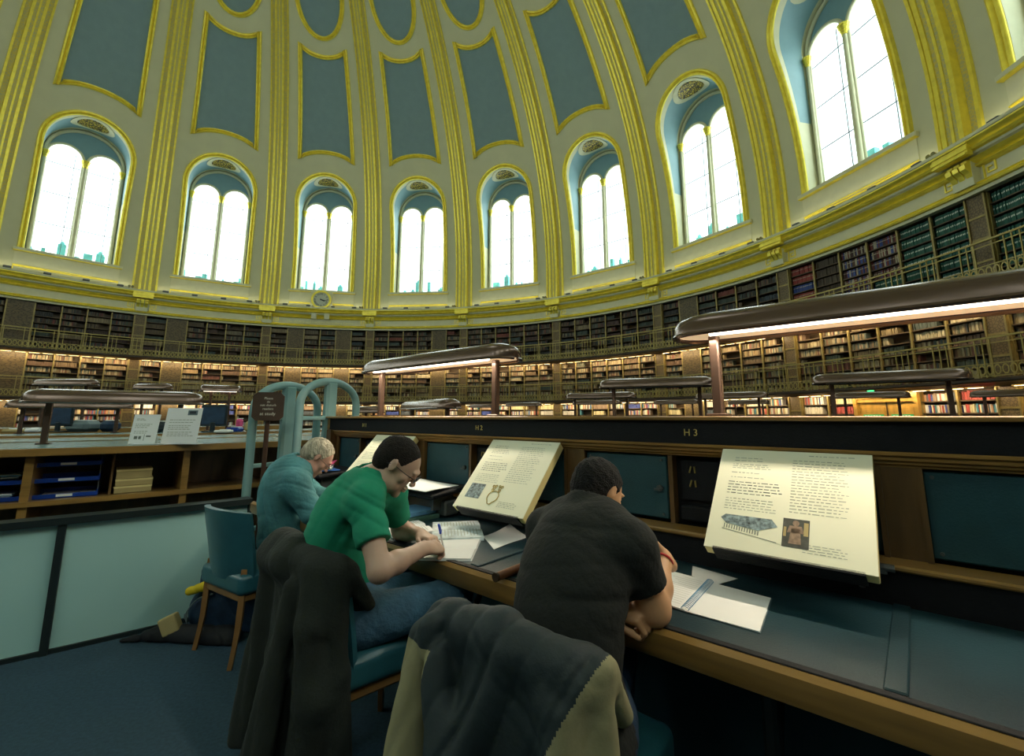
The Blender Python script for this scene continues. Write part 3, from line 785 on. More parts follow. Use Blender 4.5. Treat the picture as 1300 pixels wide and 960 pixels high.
for i in sorted(pick):
    j,ti,ci,k,d0,d1,z0,z1,c,style,off=books[i]
    w=rad(d1-d0)*21.47; h=z1-z0; me,pg,lb=book_mesh(w,h,style)
    a=rad(bayaz(j))-rad((d0+d1)/2); R=21.47+off+.012
    o=bpy.data.objects.new('book',me); COL.objects.link(o); o.location=(CX+R*cos(a),CY+R*sin(a),z0); o.rotation_euler.z=a; o.color=(*c,1)
    for nm,m_ in(('pages',pg),('spine_label',lb)):
        if m_: q=bpy.data.objects.new(nm,m_); COL.objects.link(q); q.parent=o
    cn=cname(c); nsh=NSH[ti]; shn='top' if k==nsh-1 else SHN[k]
    cz=['first','second','third','fourth','fifth','last'][ci]
    lab='%s book, %s shelf, %s column, %s bookcase %s'%(cn,shn,cz,['ground-floor','middle-tier','top-tier'][ti],{5:'below the sixth window',6:'below the seventh window',7:'below the eighth window',8:'at the right edge'}.get(j,'below the %s window'%ORD[j+1]))
    tag(o,lab,'book',lab)
# ------------------------------------------------------------ the long reading desk (s along, q across, z up)
AZ=rad(-48.94); U=Vector((sin(AZ),cos(AZ),0)); Nn=Vector((cos(AZ),-sin(AZ),0)); ZZ=Vector((0,0,1))
def D(s,q,z): return U*s+Nn*q+ZZ*z
def dbox(mb,s0,s1,q0,q1,z0,z1,bev=0): mb.obox(D((s0+s1)/2,(q0+q1)/2,(z0+z1)/2),(U,Nn,ZZ),(abs(s1-s0)/2,abs(q1-q0)/2,abs(z1-z0)/2),bev=bev)
desk=thing('reading_desk',D(1.3,1.75,0),'long oak and teal leather reading desk with numbered partition where three men sit','desk')
S0,S1=-2.6,3.97
mb=MB(); dbox(mb,S0,S1-.37,1.375,2.02,.735,.757); o=mk('desk_top',mb,M['leather'],desk); o['label']='dark teal leather writing surface'
mb=MB(); prof=[(1.35,.757),(1.335,.745),(1.335,.70),(1.35,.675),(1.38,.665),(1.42,.66),(1.42,.735),(1.385,.757)]
v=[D(s_,q,z) for s_ in(S0,S1-.35) for q,z in prof]; n=len(prof); mb.add(v,[(i,(i+1)%n,n+(i+1)%n,n+i) for i in range(n)]+[tuple(range(n)),tuple(range(n,2*n))[::-1]])
mk('front_rail',mb,M['oak'],desk,smooth=True,auto=35)
mb=MB(); dbox(mb,S0,S1-.37,1.352,1.378,.7565,.761,bev=.002); mk('leather_edging',mb,M['black'],desk)
for s_ in(.095,1.405,2.715): mb=MB(); dbox(mb,s_-.022,s_+.022,1.38,2.0,.757,.764,bev=.004); mk('seat_divider_strip',mb,M['leather'],desk)
mb=MB(); dbox(mb,S0,S1-.37,1.97,2.0,0,.66); mk('kick_panel',mb,M['kick'],desk)
mb=MB(); dbox(mb,S0,S1-.06,2.0,2.16,.30,.868); dbox(mb,S0,S1-.06,2.14,2.20,.868,1.20); mk('riser',mb,M['black'],desk)
for s_ in [ .065+1.31*k for k in(-2,-1,0,1,2)]+[S1-.09]:
    mb=MB(); w=.055 if s_<3.8 else .06; dbox(mb,s_-w,s_+w,2.085,2.2,.88,1.19)
    for e in(-w,w): dbox(mb,s_+e-.008,s_+e+.008,2.075,2.09,.885,1.185)
    mk('partition_post',mb,M['oakb'],desk)
for k in(-2,-1,0,1,2):
    b=.065+1.31*k
    for d in(.50,.80): mb=MB(); dbox(mb,b+d-.010,b+d+.010,2.09,2.16,.885,1.185); mk('slim_stile',mb,M['oakb'],desk)
mb=MB()
dbox(mb,S0,S1-.03,1.975,2.10,.866,.885,bev=.006)
for z0,z1,q in((1.182,1.192,2.083),(1.192,1.205,2.072),(1.205,1.222,2.06),(1.222,1.236,2.048)): dbox(mb,S0,S1-.03,q,2.2,z0,z1,bev=.003)
mk('oak_moulding',mb,M['oak'],desk)
mb=MB(); dbox(mb,S0,S1+.01,2.03,2.30,1.338,1.356,bev=.004); dbox(mb,S1-.03,S1+.01,2.05,2.3,1.24,1.338,bev=.006); mk('top_rail',mb,M['oak'],desk)
mb=MB(); dbox(mb,S0,S1,2.055,2.28,1.236,1.338); mk('number_band',mb,M['black'],desk)
mb=MB(); dbox(mb,S1-.1,S1-.03,2.03,2.3,0,1.24); dbox(mb,S1-.45,S1-.38,1.48,1.96,0,.66); mk('end_panel',mb,M['oakb'],desk)
mb=MB(); dbox(mb,S0,S1-.06,2.2,2.27,0,1.236); mk('back_panel',mb,M['oakb'],desk)
for k in(-1,0,1,2):
    b=.065+1.31*k
    for d0,d1 in((.06,.48),(.82,1.25)):
        mb=MB(); dbox(mb,b+d0,b+d1,2.10,2.13,.895,1.175,bev=.006); o=mk('leather_panel',mb,M['panel'],desk)
        mb=MB()
        for ss in(b+d0+.025,b+d1-.025):
            for zz in(.915,1.155): mb.tube([D(ss,2.102,zz),D(ss,2.095,zz)],.006,8)
        if d0>.5 : 
            mb.tube([D(b+d0+.035,2.10,1.03),D(b+d0+.035,2.085,1.03)],.014,12); dbox(mb,b+d0+.03,b+d0+.06,2.082,2.088,1.02,1.028)
        mk('stud',mb,M['spot'],o)
    mb=MB(); dbox(mb,b+.53,b+.77,2.10,2.14,.90,.965,bev=.008); dbox(mb,b+.54,b+.76,2.12,2.14,.99,1.16); mk('inkwell_recess',mb,M['black'],desk)
    mb=MB(); 
    for zz in(1.12,1.06): mb.tube([D(b+.70,2.118,zz-.014),D(b+.70,2.114,zz+.014)],.004,6); mb.tube([D(b+.725,2.118,zz-.014),D(b+.715,2.114,zz+.014)],.004,6)
    mk('recess_mark',mb,M['bronze'],desk)
for s_,t in((3.372,'H 1'),(2.061,'H 2'),(.75,'H 3')):
    mb=text_mb(t,.042,D(s_,2.053,1.284),-U,ZZ,-Nn,.001); mk('seat_number',mb,mat('seat_gold_%s'%t[-1],(.62,.5,.16),.4,metal=.3,var=.05),desk)
for s_ in(-.9,.41,1.72,3.03,3.40):
    mb=MB(); dbox(mb,s_-.02,s_+.02,1.60,1.66,0,.66,bev=.01); mb.tube(smoothpts([D(s_,1.65,.3),D(s_,1.75,.5),D(s_,1.95,.58)],4),.015,8); mk('iron_support',mb,M['frame'],desk)
mb=MB(); dbox(mb,S0,S1-.37,1.40,1.99,.66,.735); mk('under_frame',mb,M['walnut'],desk)
mb=MB(); dbox(mb,-.01+.13,.02+.13,1.965,1.985,.855,.885); mb.tube([D(.10,1.972,.875),D(.16,1.972,.875)],.012,8); mk('hinge',mb,M['spot'],desk)
# folding bookrests lying open (dark slabs)
def bookrest(s0,s1,q0,zt,label):
    t=thing('folding_bookrest',D((s0+s1)/2,(q0+2.07)/2,zt-.04),label,'bookrest')
    mb=MB(); mb.obox(D((s0+s1)/2,(q0+2.07)/2,zt),(U,(Nn*cos(.08)+ZZ*sin(.08)),(ZZ*cos(.08)-Nn*sin(.08))),((s1-s0)/2,(2.07-q0)/2,.014),bev=.008); mk('slab',mb,M['black'],t)
    mb=MB(); 
    for s_ in(s0+.07,s1-.07): dbox(mb,s_-.01,s_+.01,q0+.06,2.0,zt-.10,zt-.02); 
    dbox(mb,s0+.02,s1-.02,1.88,1.99,.766,zt-.05,bev=.01)
    mk('arm',mb,M['spot'],t); return t
bookrest(2.14,2.62,1.76,.905,'black padded bookrest folded down carrying a loose white paper beside the second board')
bookrest(3.42,3.86,1.72,.915,'black padded bookrest by the elderly man, under a pile of magazines')
# ------------------------------------------------------------ text boards on rests
def board(name,label,sc_,qb,zb,qt,zt,kind,w=.49):
    up=D(0,qt,zt)-D(0,qb,zb); L_=up.length; up.normalize(); X=-U; nrm=X.cross(up); 
    if nrm.dot(Nn)>0: nrm=-nrm
    o=D(sc_,qb,zb); root=thing('information_board',D(sc_,(qb+qt)/2,zb-.05),label,'information board')
    mb=MB(); mb.obox(o+up*(L_/2)-nrm*.024,(X,up,nrm),(w/2,L_/2,.021),bev=.003); mk('box_body',mb,M['boarde'],root)
    mb=MB(); mb.obox(o+up*(L_/2)-nrm*.0015,(X,up,nrm),(w/2,L_/2,.0015)); mk('printed_face',mb,M['board'],root)
    def Q(x,y,d=.0006): return o+X*x+up*(L_*y)+nrm*d
    mb=MB(); mbd=MB(); RR=random.Random(3)
    def lines(mbx,x0,x1,y0,y1,n,h=.0030,last=1):
        if mbx is mb: mbx=MB(); lines(mbx,x0,x1,y0,y1,n,h,last); mk('small_print',mbx,M['ink'],root); return
        for i in range(n):
            y=y0+(y1-y0)*i/max(1,n-1); x=x0; xe=x1-(RR.random()*.16*(x1-x0)); 
            if i==n-1: xe=x0+(x1-x0)*last
            while x<xe:
                l=RR.uniform(.006,.022)
                hh=h*RR.choice((.75,.9,1.1)); p=Q(x,y); mbx.add([p,p+X*min(l,xe-x+.004),p+X*min(l,xe-x+.004)+up*hh,p+up*hh],[(0,1,2,3)])
                x+=l+.005
    h=w/2
    lines(mb,-h+.055,-h+.155,.90,.87,2); lines(mb,-h+.05,-h+.18,.83,.79,3); lines(mb,-h+.05,-h+.16,.74,.69,2)
    lines(mbd,-h+.045,-h+.225,.64,.525,5,.0034,.8); lines(mb,-h+.045,-h+.215,.47,.37,5)
    lines(mb,-h+.255,-h+.42,.90,.40,19 if kind!=1 else 17); lines(mb,.06,.2,.955,.955,1)
    if kind!=1:
        lines(mb,.055 if kind==3 else .05,.17,.14,.08,4,.0028)
    mk('bold_print',mbd,M['inkd'],root)
    def pic(x0,x1,y0,y1,m,nm,d=.0008):
        mb=MB(); mb.add([Q(x0,y0,d),Q(x1,y0,d),Q(x1,y1,d),Q(x0,y1,d)],[(0,1,2,3)]); return mk(nm,mb,m,root)
    if kind==3:
        # engraving of a long building seen from above
        mb=MB(); x0,x1=-h+.04,-h+.225
        mb.add([Q(x0,.28,.0008),Q(x0+.015,.315,.0008),Q(x1-.02,.315,.0008),Q(x1,.255,.0008),Q(x1-.06,.20,.0008),Q(x0+.02,.235,.0008)],[(0,1,2,3,4,5)]); mk('building_engraving',mb,M['etch'],root)
        mb=MB()
        for i in range(14):
            x=x0+.015+i*.0085; y=.228-.0025*i; mb.add([Q(x,y-.035,.0009),Q(x+.003,y-.035,.0009),Q(x+.003,y,.0009),Q(x,y,.0009)],[(0,1,2,3)])
        mb.add([Q(x0+.01,.18,.0009),Q(x1,.12,.0009),Q(x1,.125,.0009),Q(x0+.01,.185,.0009)],[(0,1,2,3)]); mk('engraved_columns',mb,M['inkd'],root)
        pic(-.005,.072,.105,.345,mat('portrait_ground',(.06,.065,.05),.5,var=.5,scale=30),'portrait_picture')
        mb=MB(); 
        def fl(pts,d=.0012): mb.add([Q(x,y,d) for x,y in pts],[tuple(range(len(pts)))])
        fl([(.014,.135),(.050,.135),(.046,.265),(.020,.265)]); fl([(.008,.225),(.058,.225),(.050,.285),(.015,.285)]); fl([(.033+.010*cos(a),.308+.026*sin(a)) for a in [2*PI*i/10 for i in range(10)]],.0014)
        mk('portrait_figure',mb,M['photo'],root)
        mb=MB(); fl([(-.002,.19),(.006,.19),(.006,.27),(-.002,.27)]); fl([(.056,.21),(.069,.21),(.069,.32),(.056,.32)]); mk('portrait_highlight',mb,M['kraft'],root)
    if kind==2:
        pic(-h+.045,-h+.15,.14,.335,M['etch'],'framed_engraving'); mb=MB()
        for k in range(2):
            a=[(x*.026+-.028,.21+y*.065) for x,y in [(cos(2*PI*i/20),sin(2*PI*i/20)*(1 if sin(2*PI*i/20)>0 else .8)) for i in range(20)]]
        mb.tube([Q(x-.00,y,.001) for x,y in [(-.005+.036*cos(2*PI*i/22),.19+.075*sin(2*PI*i/22)-(.02 if i in(15,16,17) else 0)) for i in range(22)]],.0026,6,closed=True,up=tuple(nrm))
        for s_ in(-1,1):
            c0=-.005+s_*.020
            for rr,cx_,cy_ in((.008,0,.30),(.006,.010*s_,.325),(.006,-.008*s_,.33),(.007,.003*s_,.275)): mb.tube([Q(c0+cx_+rr*cos(2*PI*i/10),cy_+rr*2.2*sin(2*PI*i/10),.001) for i in range(10)],.0024,5,closed=True,up=tuple(nrm))
        mk('gold_ornament_picture',mb,M['mgold'],root)
    # sloping rest and lip beneath
    mb=MB(); mb.obox(o+up*(L_*.46)-nrm*.056,(X,up,nrm),(w/2-.03,L_*.44,.010),bev=.006)
    mb.obox(o+up*.0-nrm*.03,(X,up,nrm),(w/2-.03,.006,.030)); mk('rest_slab',mb,M['black'],root)
    mb=MB(); 
    for s_ in(-.18,.18): mb.tube([o+X*s_-nrm*.06+up*.10,D(sc_,2.0,.80)+X*s_],.011,8)
    mk('rest_arm',mb,M['spot'],root)
    return root
b3=board('b','large cream text board with engraving and portrait below number H 3',.372,1.75,.900,2.045,1.222,3)
b2=board('b','cream text board with gold ornament picture, between the green and the black shirts',1.685,1.73,.880,2.045,1.217,2)
b1=board('b','cream text board partly hidden behind the head of the man in green',2.93,1.72,.87,2.045,1.215,1)
# ------------------------------------------------------------ desk lamps
def lamp_geo(L_,H,width=.30,lit=True):
    """long rounded shade on two posts; local x along, y across, z up from foot"""
    parts={}
    mb=MB(); pr=[]; n=18; v=[];f=[]; w=width/2; hh=.105
    # half-stadium cross-section swept along x, ends rounded in plan
    secs=[]; xs=[-1,-.995,-.975,-.94,-.88,-.8,.8,.88,.94,.975,.995,1]
    for x in xs:
        ax=abs(x); e=1 if ax<=.8 else math.sqrt(max(0,1-((ax-.8)/.2)**2)); 
        k=.12+.88*e; secs.append((x*L_/2*(1.0),k))
    m=11
    for x,k in secs:
        for i in range(m):
            t=PI*i/(m-1); y=w*k*cos(t); z=hh*(.35+.65*k)*abs(sin(t))**.75
            v.append(Vector((x,y,H+z)))
        # inner skin
    for a in range(len(secs)-1):
        for i in range(m-1): f.append((a*m+i,a*m+i+1,(a+1)*m+i+1,(a+1)*m+i))
    f.append(tuple(range(m))); f.append(tuple((len(secs)-1)*m+i for i in range(m))[::-1])
    mb.add(v,f)
    # rolled rim under the edge
    for s_ in(-1,1):
        mb.tube([Vector((x,s_*w*k,H-.004)) for x,k in secs],.010,6)
    parts['shade']=(mb,M['lampm'],True)
    mb=MB(); v=[];f=[]
    for x,k in secs:
        for i in range(5): t=-1+2*i/4; v.append(Vector((x*.99,w*k*.93*t,H+.004+ .03*(1-t*t)*k)))
    for a in range(len(secs)-1):
        for i in range(4): f.append((a*5+i,a*5+i+1,(a+1)*5+i+1,(a+1)*5+i))
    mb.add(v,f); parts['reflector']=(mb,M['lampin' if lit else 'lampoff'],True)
    mb=MB()
    for s_ in((-.5,)): mb.tube([(-L_*.40,w*s_,H-.002),(L_*.40,w*s_,H-.002)],.011,8)
    parts['tube']=(mb,M['tube' if lit else 'tubeoff'],True)
    for i,s_ in enumerate((-1,1)):
        mb=MB(); x=s_*(L_/2-.17); mb.box((x,0,H/2),(.042,.042,H),bev=.006); parts['post%d'%i]=(mb,M['lampm'],False)
        mb=MB(); mb.box((x,0,.006),(.09,.07,.012),bev=.003); parts['_foot%d'%i]=(mb,M['lampm'],False)
    return parts
def lamp(c,ang,L_,H,label,power=0,group='long bronze desk lamps',nm='desk_lamp',lit=None):
    r=thing(nm,c,label,'lamp',group,rz=ang); r['_local']=1
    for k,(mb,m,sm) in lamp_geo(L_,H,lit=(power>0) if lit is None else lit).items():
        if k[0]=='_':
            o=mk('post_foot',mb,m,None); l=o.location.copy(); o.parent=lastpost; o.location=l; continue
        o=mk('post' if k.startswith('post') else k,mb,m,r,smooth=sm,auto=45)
        if k.startswith('post'): lastpost=o
    if power:
        l=bpy.data.lights.new('desk_lamp_light','AREA'); l.shape='RECTANGLE'; l.size=L_*.85; l.size_y=.04; l.energy=power; l.color=(1,.85,.66)
        o=bpy.data.objects.new('desk_lamp_light',l); COL.objects.link(o); o.location=Vector(c)+Vector((0,0,H-.02)); o.rotation_euler=(0,0,ang)
        o2=Vector((-sin(ang),cos(ang),0))*(-.075); o.location+=o2
    return r
UA=math.atan2(U.y,U.x)
def lampD(s0,s1,q,z,label,power,H=.37): return lamp(D((s0+s1)/2,q,z),UA+PI,s1-s0,H,label,power)
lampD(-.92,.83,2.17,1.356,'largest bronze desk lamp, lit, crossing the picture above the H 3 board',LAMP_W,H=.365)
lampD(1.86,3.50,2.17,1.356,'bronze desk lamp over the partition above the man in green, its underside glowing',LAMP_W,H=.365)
# other reading desks: one bench each, seen only as lamps over the partition from here
def frm(p1,Y1,p2,Y2,z):  # two end points from bearing and distance
    def w(x,Y): return Vector(((x-650)/588.2*Y,Y,0))
    a=w(p1,Y1); b=w(p2,Y2); return a,b
def far_desk(p1,Y1,p2,Y2,label,H=.37,power=0,desk=True):
    a,b=frm(p1,Y1,p2,Y2,0); m=(a+b)/2; ang=math.atan2((b-a).y,(b-a).x); L_=(b-a).length
    lamp(Vector((m.x,m.y,1.345)),ang,L_,H,label,power)
    if desk:
        r=thing('reading_desk',(m.x,m.y,0),'desk under the '+label.split(',')[0],'desk','reading desks beyond the long partition',rz=ang); r['_local']=1
        mb=MB(); mb.box((0,0,.64),(L_+.5,.12,1.28)); mb.box((0,0,.70),(L_+.5,1.3,.05)); mk('body',mb,M['oakb'],r)
        mb=MB(); mb.box((0,0,1.312),(L_+.5,.24,.064),bev=.01); mk('top_band',mb,M['walnut'],r); mb=MB(); mb.box((0,0,.735),(L_+.46,1.24,.02)); mk('leather_top',mb,M['leather'],r)
far_desk(763,5.75,911,5.2,'bronze desk lamp left of the near lamp post, largest beyond the partition')
far_desk(720,9.0,809,8.4,'slim bronze desk lamp left of the near lamp post, upper of the pair')
far_desk(728,13.0,789,12.3,'small bronze desk lamp just under the upper slim one',)
far_desk(832,12.6,889,11.9,'small pale desk lamp immediately left of the near lamp post')
far_desk(885,8.9,979,8.2,'bronze desk lamp immediately right of the near lamp post')
far_desk(926,12.6,979,12.0,'tiny dark desk lamp low to the right of the near lamp post')
far_desk(1036,5.0,1243,4.25,'broad bronze desk lamp below the near lamp, in front of the exit sign')
far_desk(1061,8.6,1160,8.0,'dark bronze desk lamp crossing the tops of the oak double doors')
far_desk(1236,8.0,1335,7.3,'dark bronze desk lamp cut by the right edge of the photo')
far_desk(643,15.2,687,14.4,'tiny bronze desk lamp right of the near lamp post at H 2')
far_desk(596,17.5,629,16.8,'tiny pale desk lamp left of the lamp post at H 2')
# ------------------------------------------------------------ catalogue counter ring on the left
C2=Vector((CX,CY,0))
def K(R,deg,z): a=rad(deg); return Vector((CX+R*cos(a),CY+R*sin(a),z))   # degrees about the room centre
def arcbox(mb,R0,R1,a0,a1,z0,z1,n=1):
    for i in range(n):
        b0=a0+(a1-a0)*i/n; b1=a0+(a1-a0)*(i+1)/n
        v=[K(R,b,z) for R in(R0,R1) for z in(z0,z1) for b in(b0,b1)]
        f=[(0,1,3,2),(4,6,7,5),(0,4,5,1),(2,3,7,6)]
        if i==0: f.append((0,2,6,4))
        if i==n-1: f.append((1,5,7,3))
        mb.add(v,f)
cc=thing('catalogue_counter',K(8.2,-50,0),'long curved wooden counter with open shelves, glass-grey top and slim wooden edge at the left','counter')
RA0,RA1=8.7,6.6; AA0,AA1=-72,-30; n=28
mb=MB(); arcbox(mb,8.66,RA1+.05,AA0,AA1,1.095,1.125,n); o=mk('counter_top',mb,M['ctop'],cc); o['label']='grey glossy top'
for q_ in((8.62,8.72,1.07,1.122),(RA1-.02,RA1+.06,1.07,1.13),(8.60,8.68,.715,.75),(7.60,7.62,1.125,1.132)): mb=MB(); arcbox(mb,q_[0],q_[1],AA0,AA1,q_[2],q_[3],n); mk('oak_edging',mb,M['oak'],cc)
for nm_,q_ in(('shelf',(8.6,8.1,.72,.745)),('plinth_shelf',(8.6,8.1,.08,.12)),('back_board',(8.12,8.08,.05,1.09))): mb=MB(); arcbox(mb,q_[0],q_[1],AA0,AA1,q_[2],q_[3],n); mk(nm_,mb,M['oakb'],cc)
NA=[]
def counter_az(xp,z,R):   # bearing on the near side of the ring under a photo column
    a=math.atan2(xp-650,588.2); d=Vector((sin(a),cos(a))); o=-Vector((CX,CY)); B=2*o.dot(d); Cc=o.dot(o)-R*R; t=(-B-math.sqrt(B*B-4*Cc))/2
    p=d*t; return math.degrees(math.atan2(p.y-CY,p.x-CX))
for i,xp in enumerate((-70,48,243)):
    a=counter_az(xp,.9,8.65); mb=MB(); arcbox(mb,8.12,8.66,a-.16,a+.16,.05,1.08); mk('upright',mb,M['oak'],cc)
a=counter_az(152,.9,8.6); mb=MB(); arcbox(mb,8.12,8.56,a-.05,a+.05,.74,1.08); mk('thin_upright',mb,M['oakb'],cc)
for q in range(16):
    mb=MB(); a=AA0+1+q*2.6; arcbox(mb,RA1+.1,RA1+.14,a,a+.3,0,1.08); mk('back_leg',mb,M['oakb'],cc)
# second and third rings further in
for R0,R1,z,lab in((5.6,4.5,1.12,'second curved counter ring carrying the computers behind the front counter'),(3.2,2.2,1.16,'innermost raised counter at the middle of the room')):
    r=thing('catalogue_counter',K(R0,-50,0),lab,'counter')
    mb=MB(); arcbox(mb,R0,R1,-115,35,z-.03,z,40); mk('counter_top',mb,M['ctop'],r)
    mb=MB(); arcbox(mb,R0-.02,R0+.04,-115,35,z-.09,z+.004,40); mk('oak_edging',mb,M['oak'],r)
    mb=MB(); arcbox(mb,R0-.04,R0-.08,-115,35,0,z-.03,40); mk('front_panel',mb,M['oakb'],r)
# file trays, boxes and papers on the counter shelf
def tray(xp,z,w,label,items,lev=1,grp='blue letter trays on the counter shelf'):
    a=counter_az(xp,z,8.45); an=rad(a); r=thing('letter_tray',K(8.42,a,z),label,'letter tray',grp,rz=an+PI/2); r['_local']=1
    mb=MB(); d=.26
    for l in range(lev):
        zz=l*.115+.004
        mb.box((0,0,zz),(w,d,.006)); mb.box((0,-d/2,zz+.012),(w,.006,.03)); mb.box((-w/2,0,zz+.02),(.006,d,.045)); mb.box((w/2,0,zz+.02),(.006,d,.045)); mb.box((0,d/2,zz+.02),(w,.006,.045))
    mk('tray',mb,M['bluepl'],r)
    for sx in(-1,1):
        for sy in(-1,1): mb=MB(); mb.tube([(sx*w/2,sy*d/2*.9,0),(sx*w/2,sy*d/2*.9,lev*.115)],.004,6); mk('riser_pin',mb,M['spot'],r)
    for l in range(lev): mb=MB(); mb.box((0,-d/2-.004,l*.115+.018),(.09,.002,.018)); mk('card_label',mb,M['white'],r)
    return r
tray(99,.748,.37,'stack of three blue letter trays with white card labels on the shelf, centre-left',0,3)
tray(8,.748,.33,'blue letter trays full of folders at the left edge of the shelf',0,2)
def stackbox(name,xp,z,size,m,label,cat,grp=None,R=8.42,rz=0,bev=.003):
    a=counter_az(xp,z,R); an=rad(a); r=thing(name,K(R,a,z),label,cat,grp,rz=an+PI/2+rz); r['_local']=1
    return r
for i,(z,hh,m,lb) in enumerate(((.762,.018,'pink2','dull red folder in the lower blue tray at the left edge'),(.782,.016,'greyf','pale blue folder lying on the dull red folder'),(.874,.02,'greenf','grey-green folder in the upper blue tray at the left edge'),(.896,.02,'mon','dark folder lying on the grey-green folder'),(.920,.016,'bluef','light blue folder topmost in the left tray'))):
    if m not in M: M[m]=mat(m+'_card',{'pink2':(.30,.08,.08),'greyf':(.25,.36,.42),'greenf':(.10,.16,.15),'bluef':(.12,.3,.5)}[m],.6,var=.08)
    r=stackbox('folder',8,z,0,None,lb,'folder','folders in the left letter tray'); mb=MB()
    mb.box((0.01*i-.02,.0,hh*.3),(.27,.22,hh*.6),bev=.001); mk('cover',mb,M[m],r); mb=MB(); mb.box((0.01*i-.02,-.0,hh*.75),(.26,.215,hh*.3)); mk('sheets',mb,M['paper'],r)
r=stackbox('paper',103,.757,0,None,'white papers lying in the lowest of the three blue trays','paper'); mb=MB(); mb.box((.0,0,.006),(.30,.21,.012)); mk('sheets',mb,M['paper'],r)
for i,(z,h,w,dx) in enumerate(((.7475,.055,.235,0),(.8025,.055,.235,.003),(.8575,.075,.225,-.002))):
    r=stackbox('card_box',180,z,0,None,['bottom','middle','top'][i]+' one of three stacked buff card boxes on the shelf','box','buff card boxes on the shelf'); mb=MB()
    mb.box((dx,0,h/2),(w,.28,h-.002),bev=.002); mk('box_body',mb,M['kraft'],r); mb=MB(); mb.box((dx,0,h-.009),(w+.004,.284,.014)); mk('lid_edge',mb,M['boarde'],r)
# curved counter lamp on the front ring
def ringlamp(x1,x2,Y,zb,base,label,Y2=None,lit=False):
    a,b=frm(x1,Y,x2,Y2 or Y,0)
    m=(a+b)/2; d=b-a
    return lamp(Vector((m.x,m.y,base)),math.atan2(d.y,d.x),d.length,zb-base,label,0,group='low bronze lamps on the counters',lit=lit)
ringlamp(24,256,3.75,1.475,1.125,'low bronze lamp on the front counter behind the two propped notices',4.4)
ringlamp(5,168,6.1,1.48,1.12,'long thin bronze lamp behind the front counter lamp at the left',6.8)
ringlamp(40,116,8.3,1.92,1.12,'dark lamp standing high behind the front counter lamp at the left edge')
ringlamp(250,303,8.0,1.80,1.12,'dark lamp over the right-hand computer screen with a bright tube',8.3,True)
ringlamp(168,212,9.6,1.93,1.12,'thin far lamp between the two dark computer lamps')
ringlamp(517,577,6.3,1.46,1.12,'small bronze counter lamp seen over the partition left of the H 2 lamp post',5.2)
ringlamp(452,487,8.0,1.43,1.12,'flat pale lamp low beside the right gate')
# computers
def monitor(xp,Y,base,label,w=.40,h=.32,rz=0):
    c=frm(xp,Y,xp,Y,0)[0]; r=thing('computer_monitor',(c.x,c.y,base),label,'computer monitor','computer screens on the inner counter',rz=rz); r['_local']=1
    mb=MB(); mb.box((0,.0,.09+h/2),(w,.035,h),bev=.012); mk('screen_housing',mb,M['mon'],r); mb=MB(); mb.box((0,.055,.09+h/2),(w*.6,.09,h*.62),bev=.03); mk('rear_bulge',mb,M['mon'],r)
    mb=MB(); mb.box((0,-.02,.08),(.07,.04,.13),bev=.01); mk('neck',mb,M['mon'],r); mb=MB(); mb.box((0,-.0,.009),(.24,.19,.018),bev=.006); mk('foot',mb,M['mon'],r)
    mb=MB(); mb.box((0,-.0195,.09+h/2),(w*.86,.002,h*.8)); mk('screen_back_label',mb,M['navy'],r)
monitor(77,7.0,1.12,'black computer monitor behind the front counter lamp at the left')
monitor(272,7.1,1.12,'black computer monitor under the lamp with the bright tube',rz=.1,w=.38)
for xp,Y,sz,m,nm,lab,cat in((108,7.15,(.36,.3,.17),'grey','printer','low grey printer right of the left computer monitor','printer'),(142,7.2,(.20,.25,.17),'navy','bag','dark rounded bag beside the grey printer','bag'),(49,6.9,(.22,.16,.06),'paper','paper_stack','crumpled white papers left of the computer monitor','paper'),(22,6.9,(.26,.14,.045),'kraft','desk_phone','pale telephone at the left edge of the inner counter','telephone'),(205,7.0,(.2,.2,.16),'mon','computer_screen','dark screen back between the two notices','monitor'),(300,7.3,(.2,.18,.07),'bluepl','letter_tray','small blue tray near the brown sign','tray'),(305,7.6,(.10,.08,.20),'pink','flower_pot','pink and yellow packet beside the blue tray','packet'),(318,7.4,(.13,.1,.16),'kraft','carton','small orange-brown carton beside the brown sign','carton'),(286,6.8,(.20,.16,.04),'white','paper_stack','white papers right of the second computer','paper')):
    c=frm(xp,Y,xp,Y,0)[0]; r=thing(nm,(c.x,c.y,1.12),lab,cat); r['_local']=1; mb=MB(); w_,d_,h_=sz
    mb.box((0,0,h_/2),(w_,d_,h_),bev=min(sz)*.3); mk('body',mb,M[m],r,smooth=False); mb=MB(); mb.box((.02,0,h_+.004),(w_*.6,d_*.5,.012),bev=.003); mk('top_piece',mb,M['white' if m!='white' else 'paper'],r)
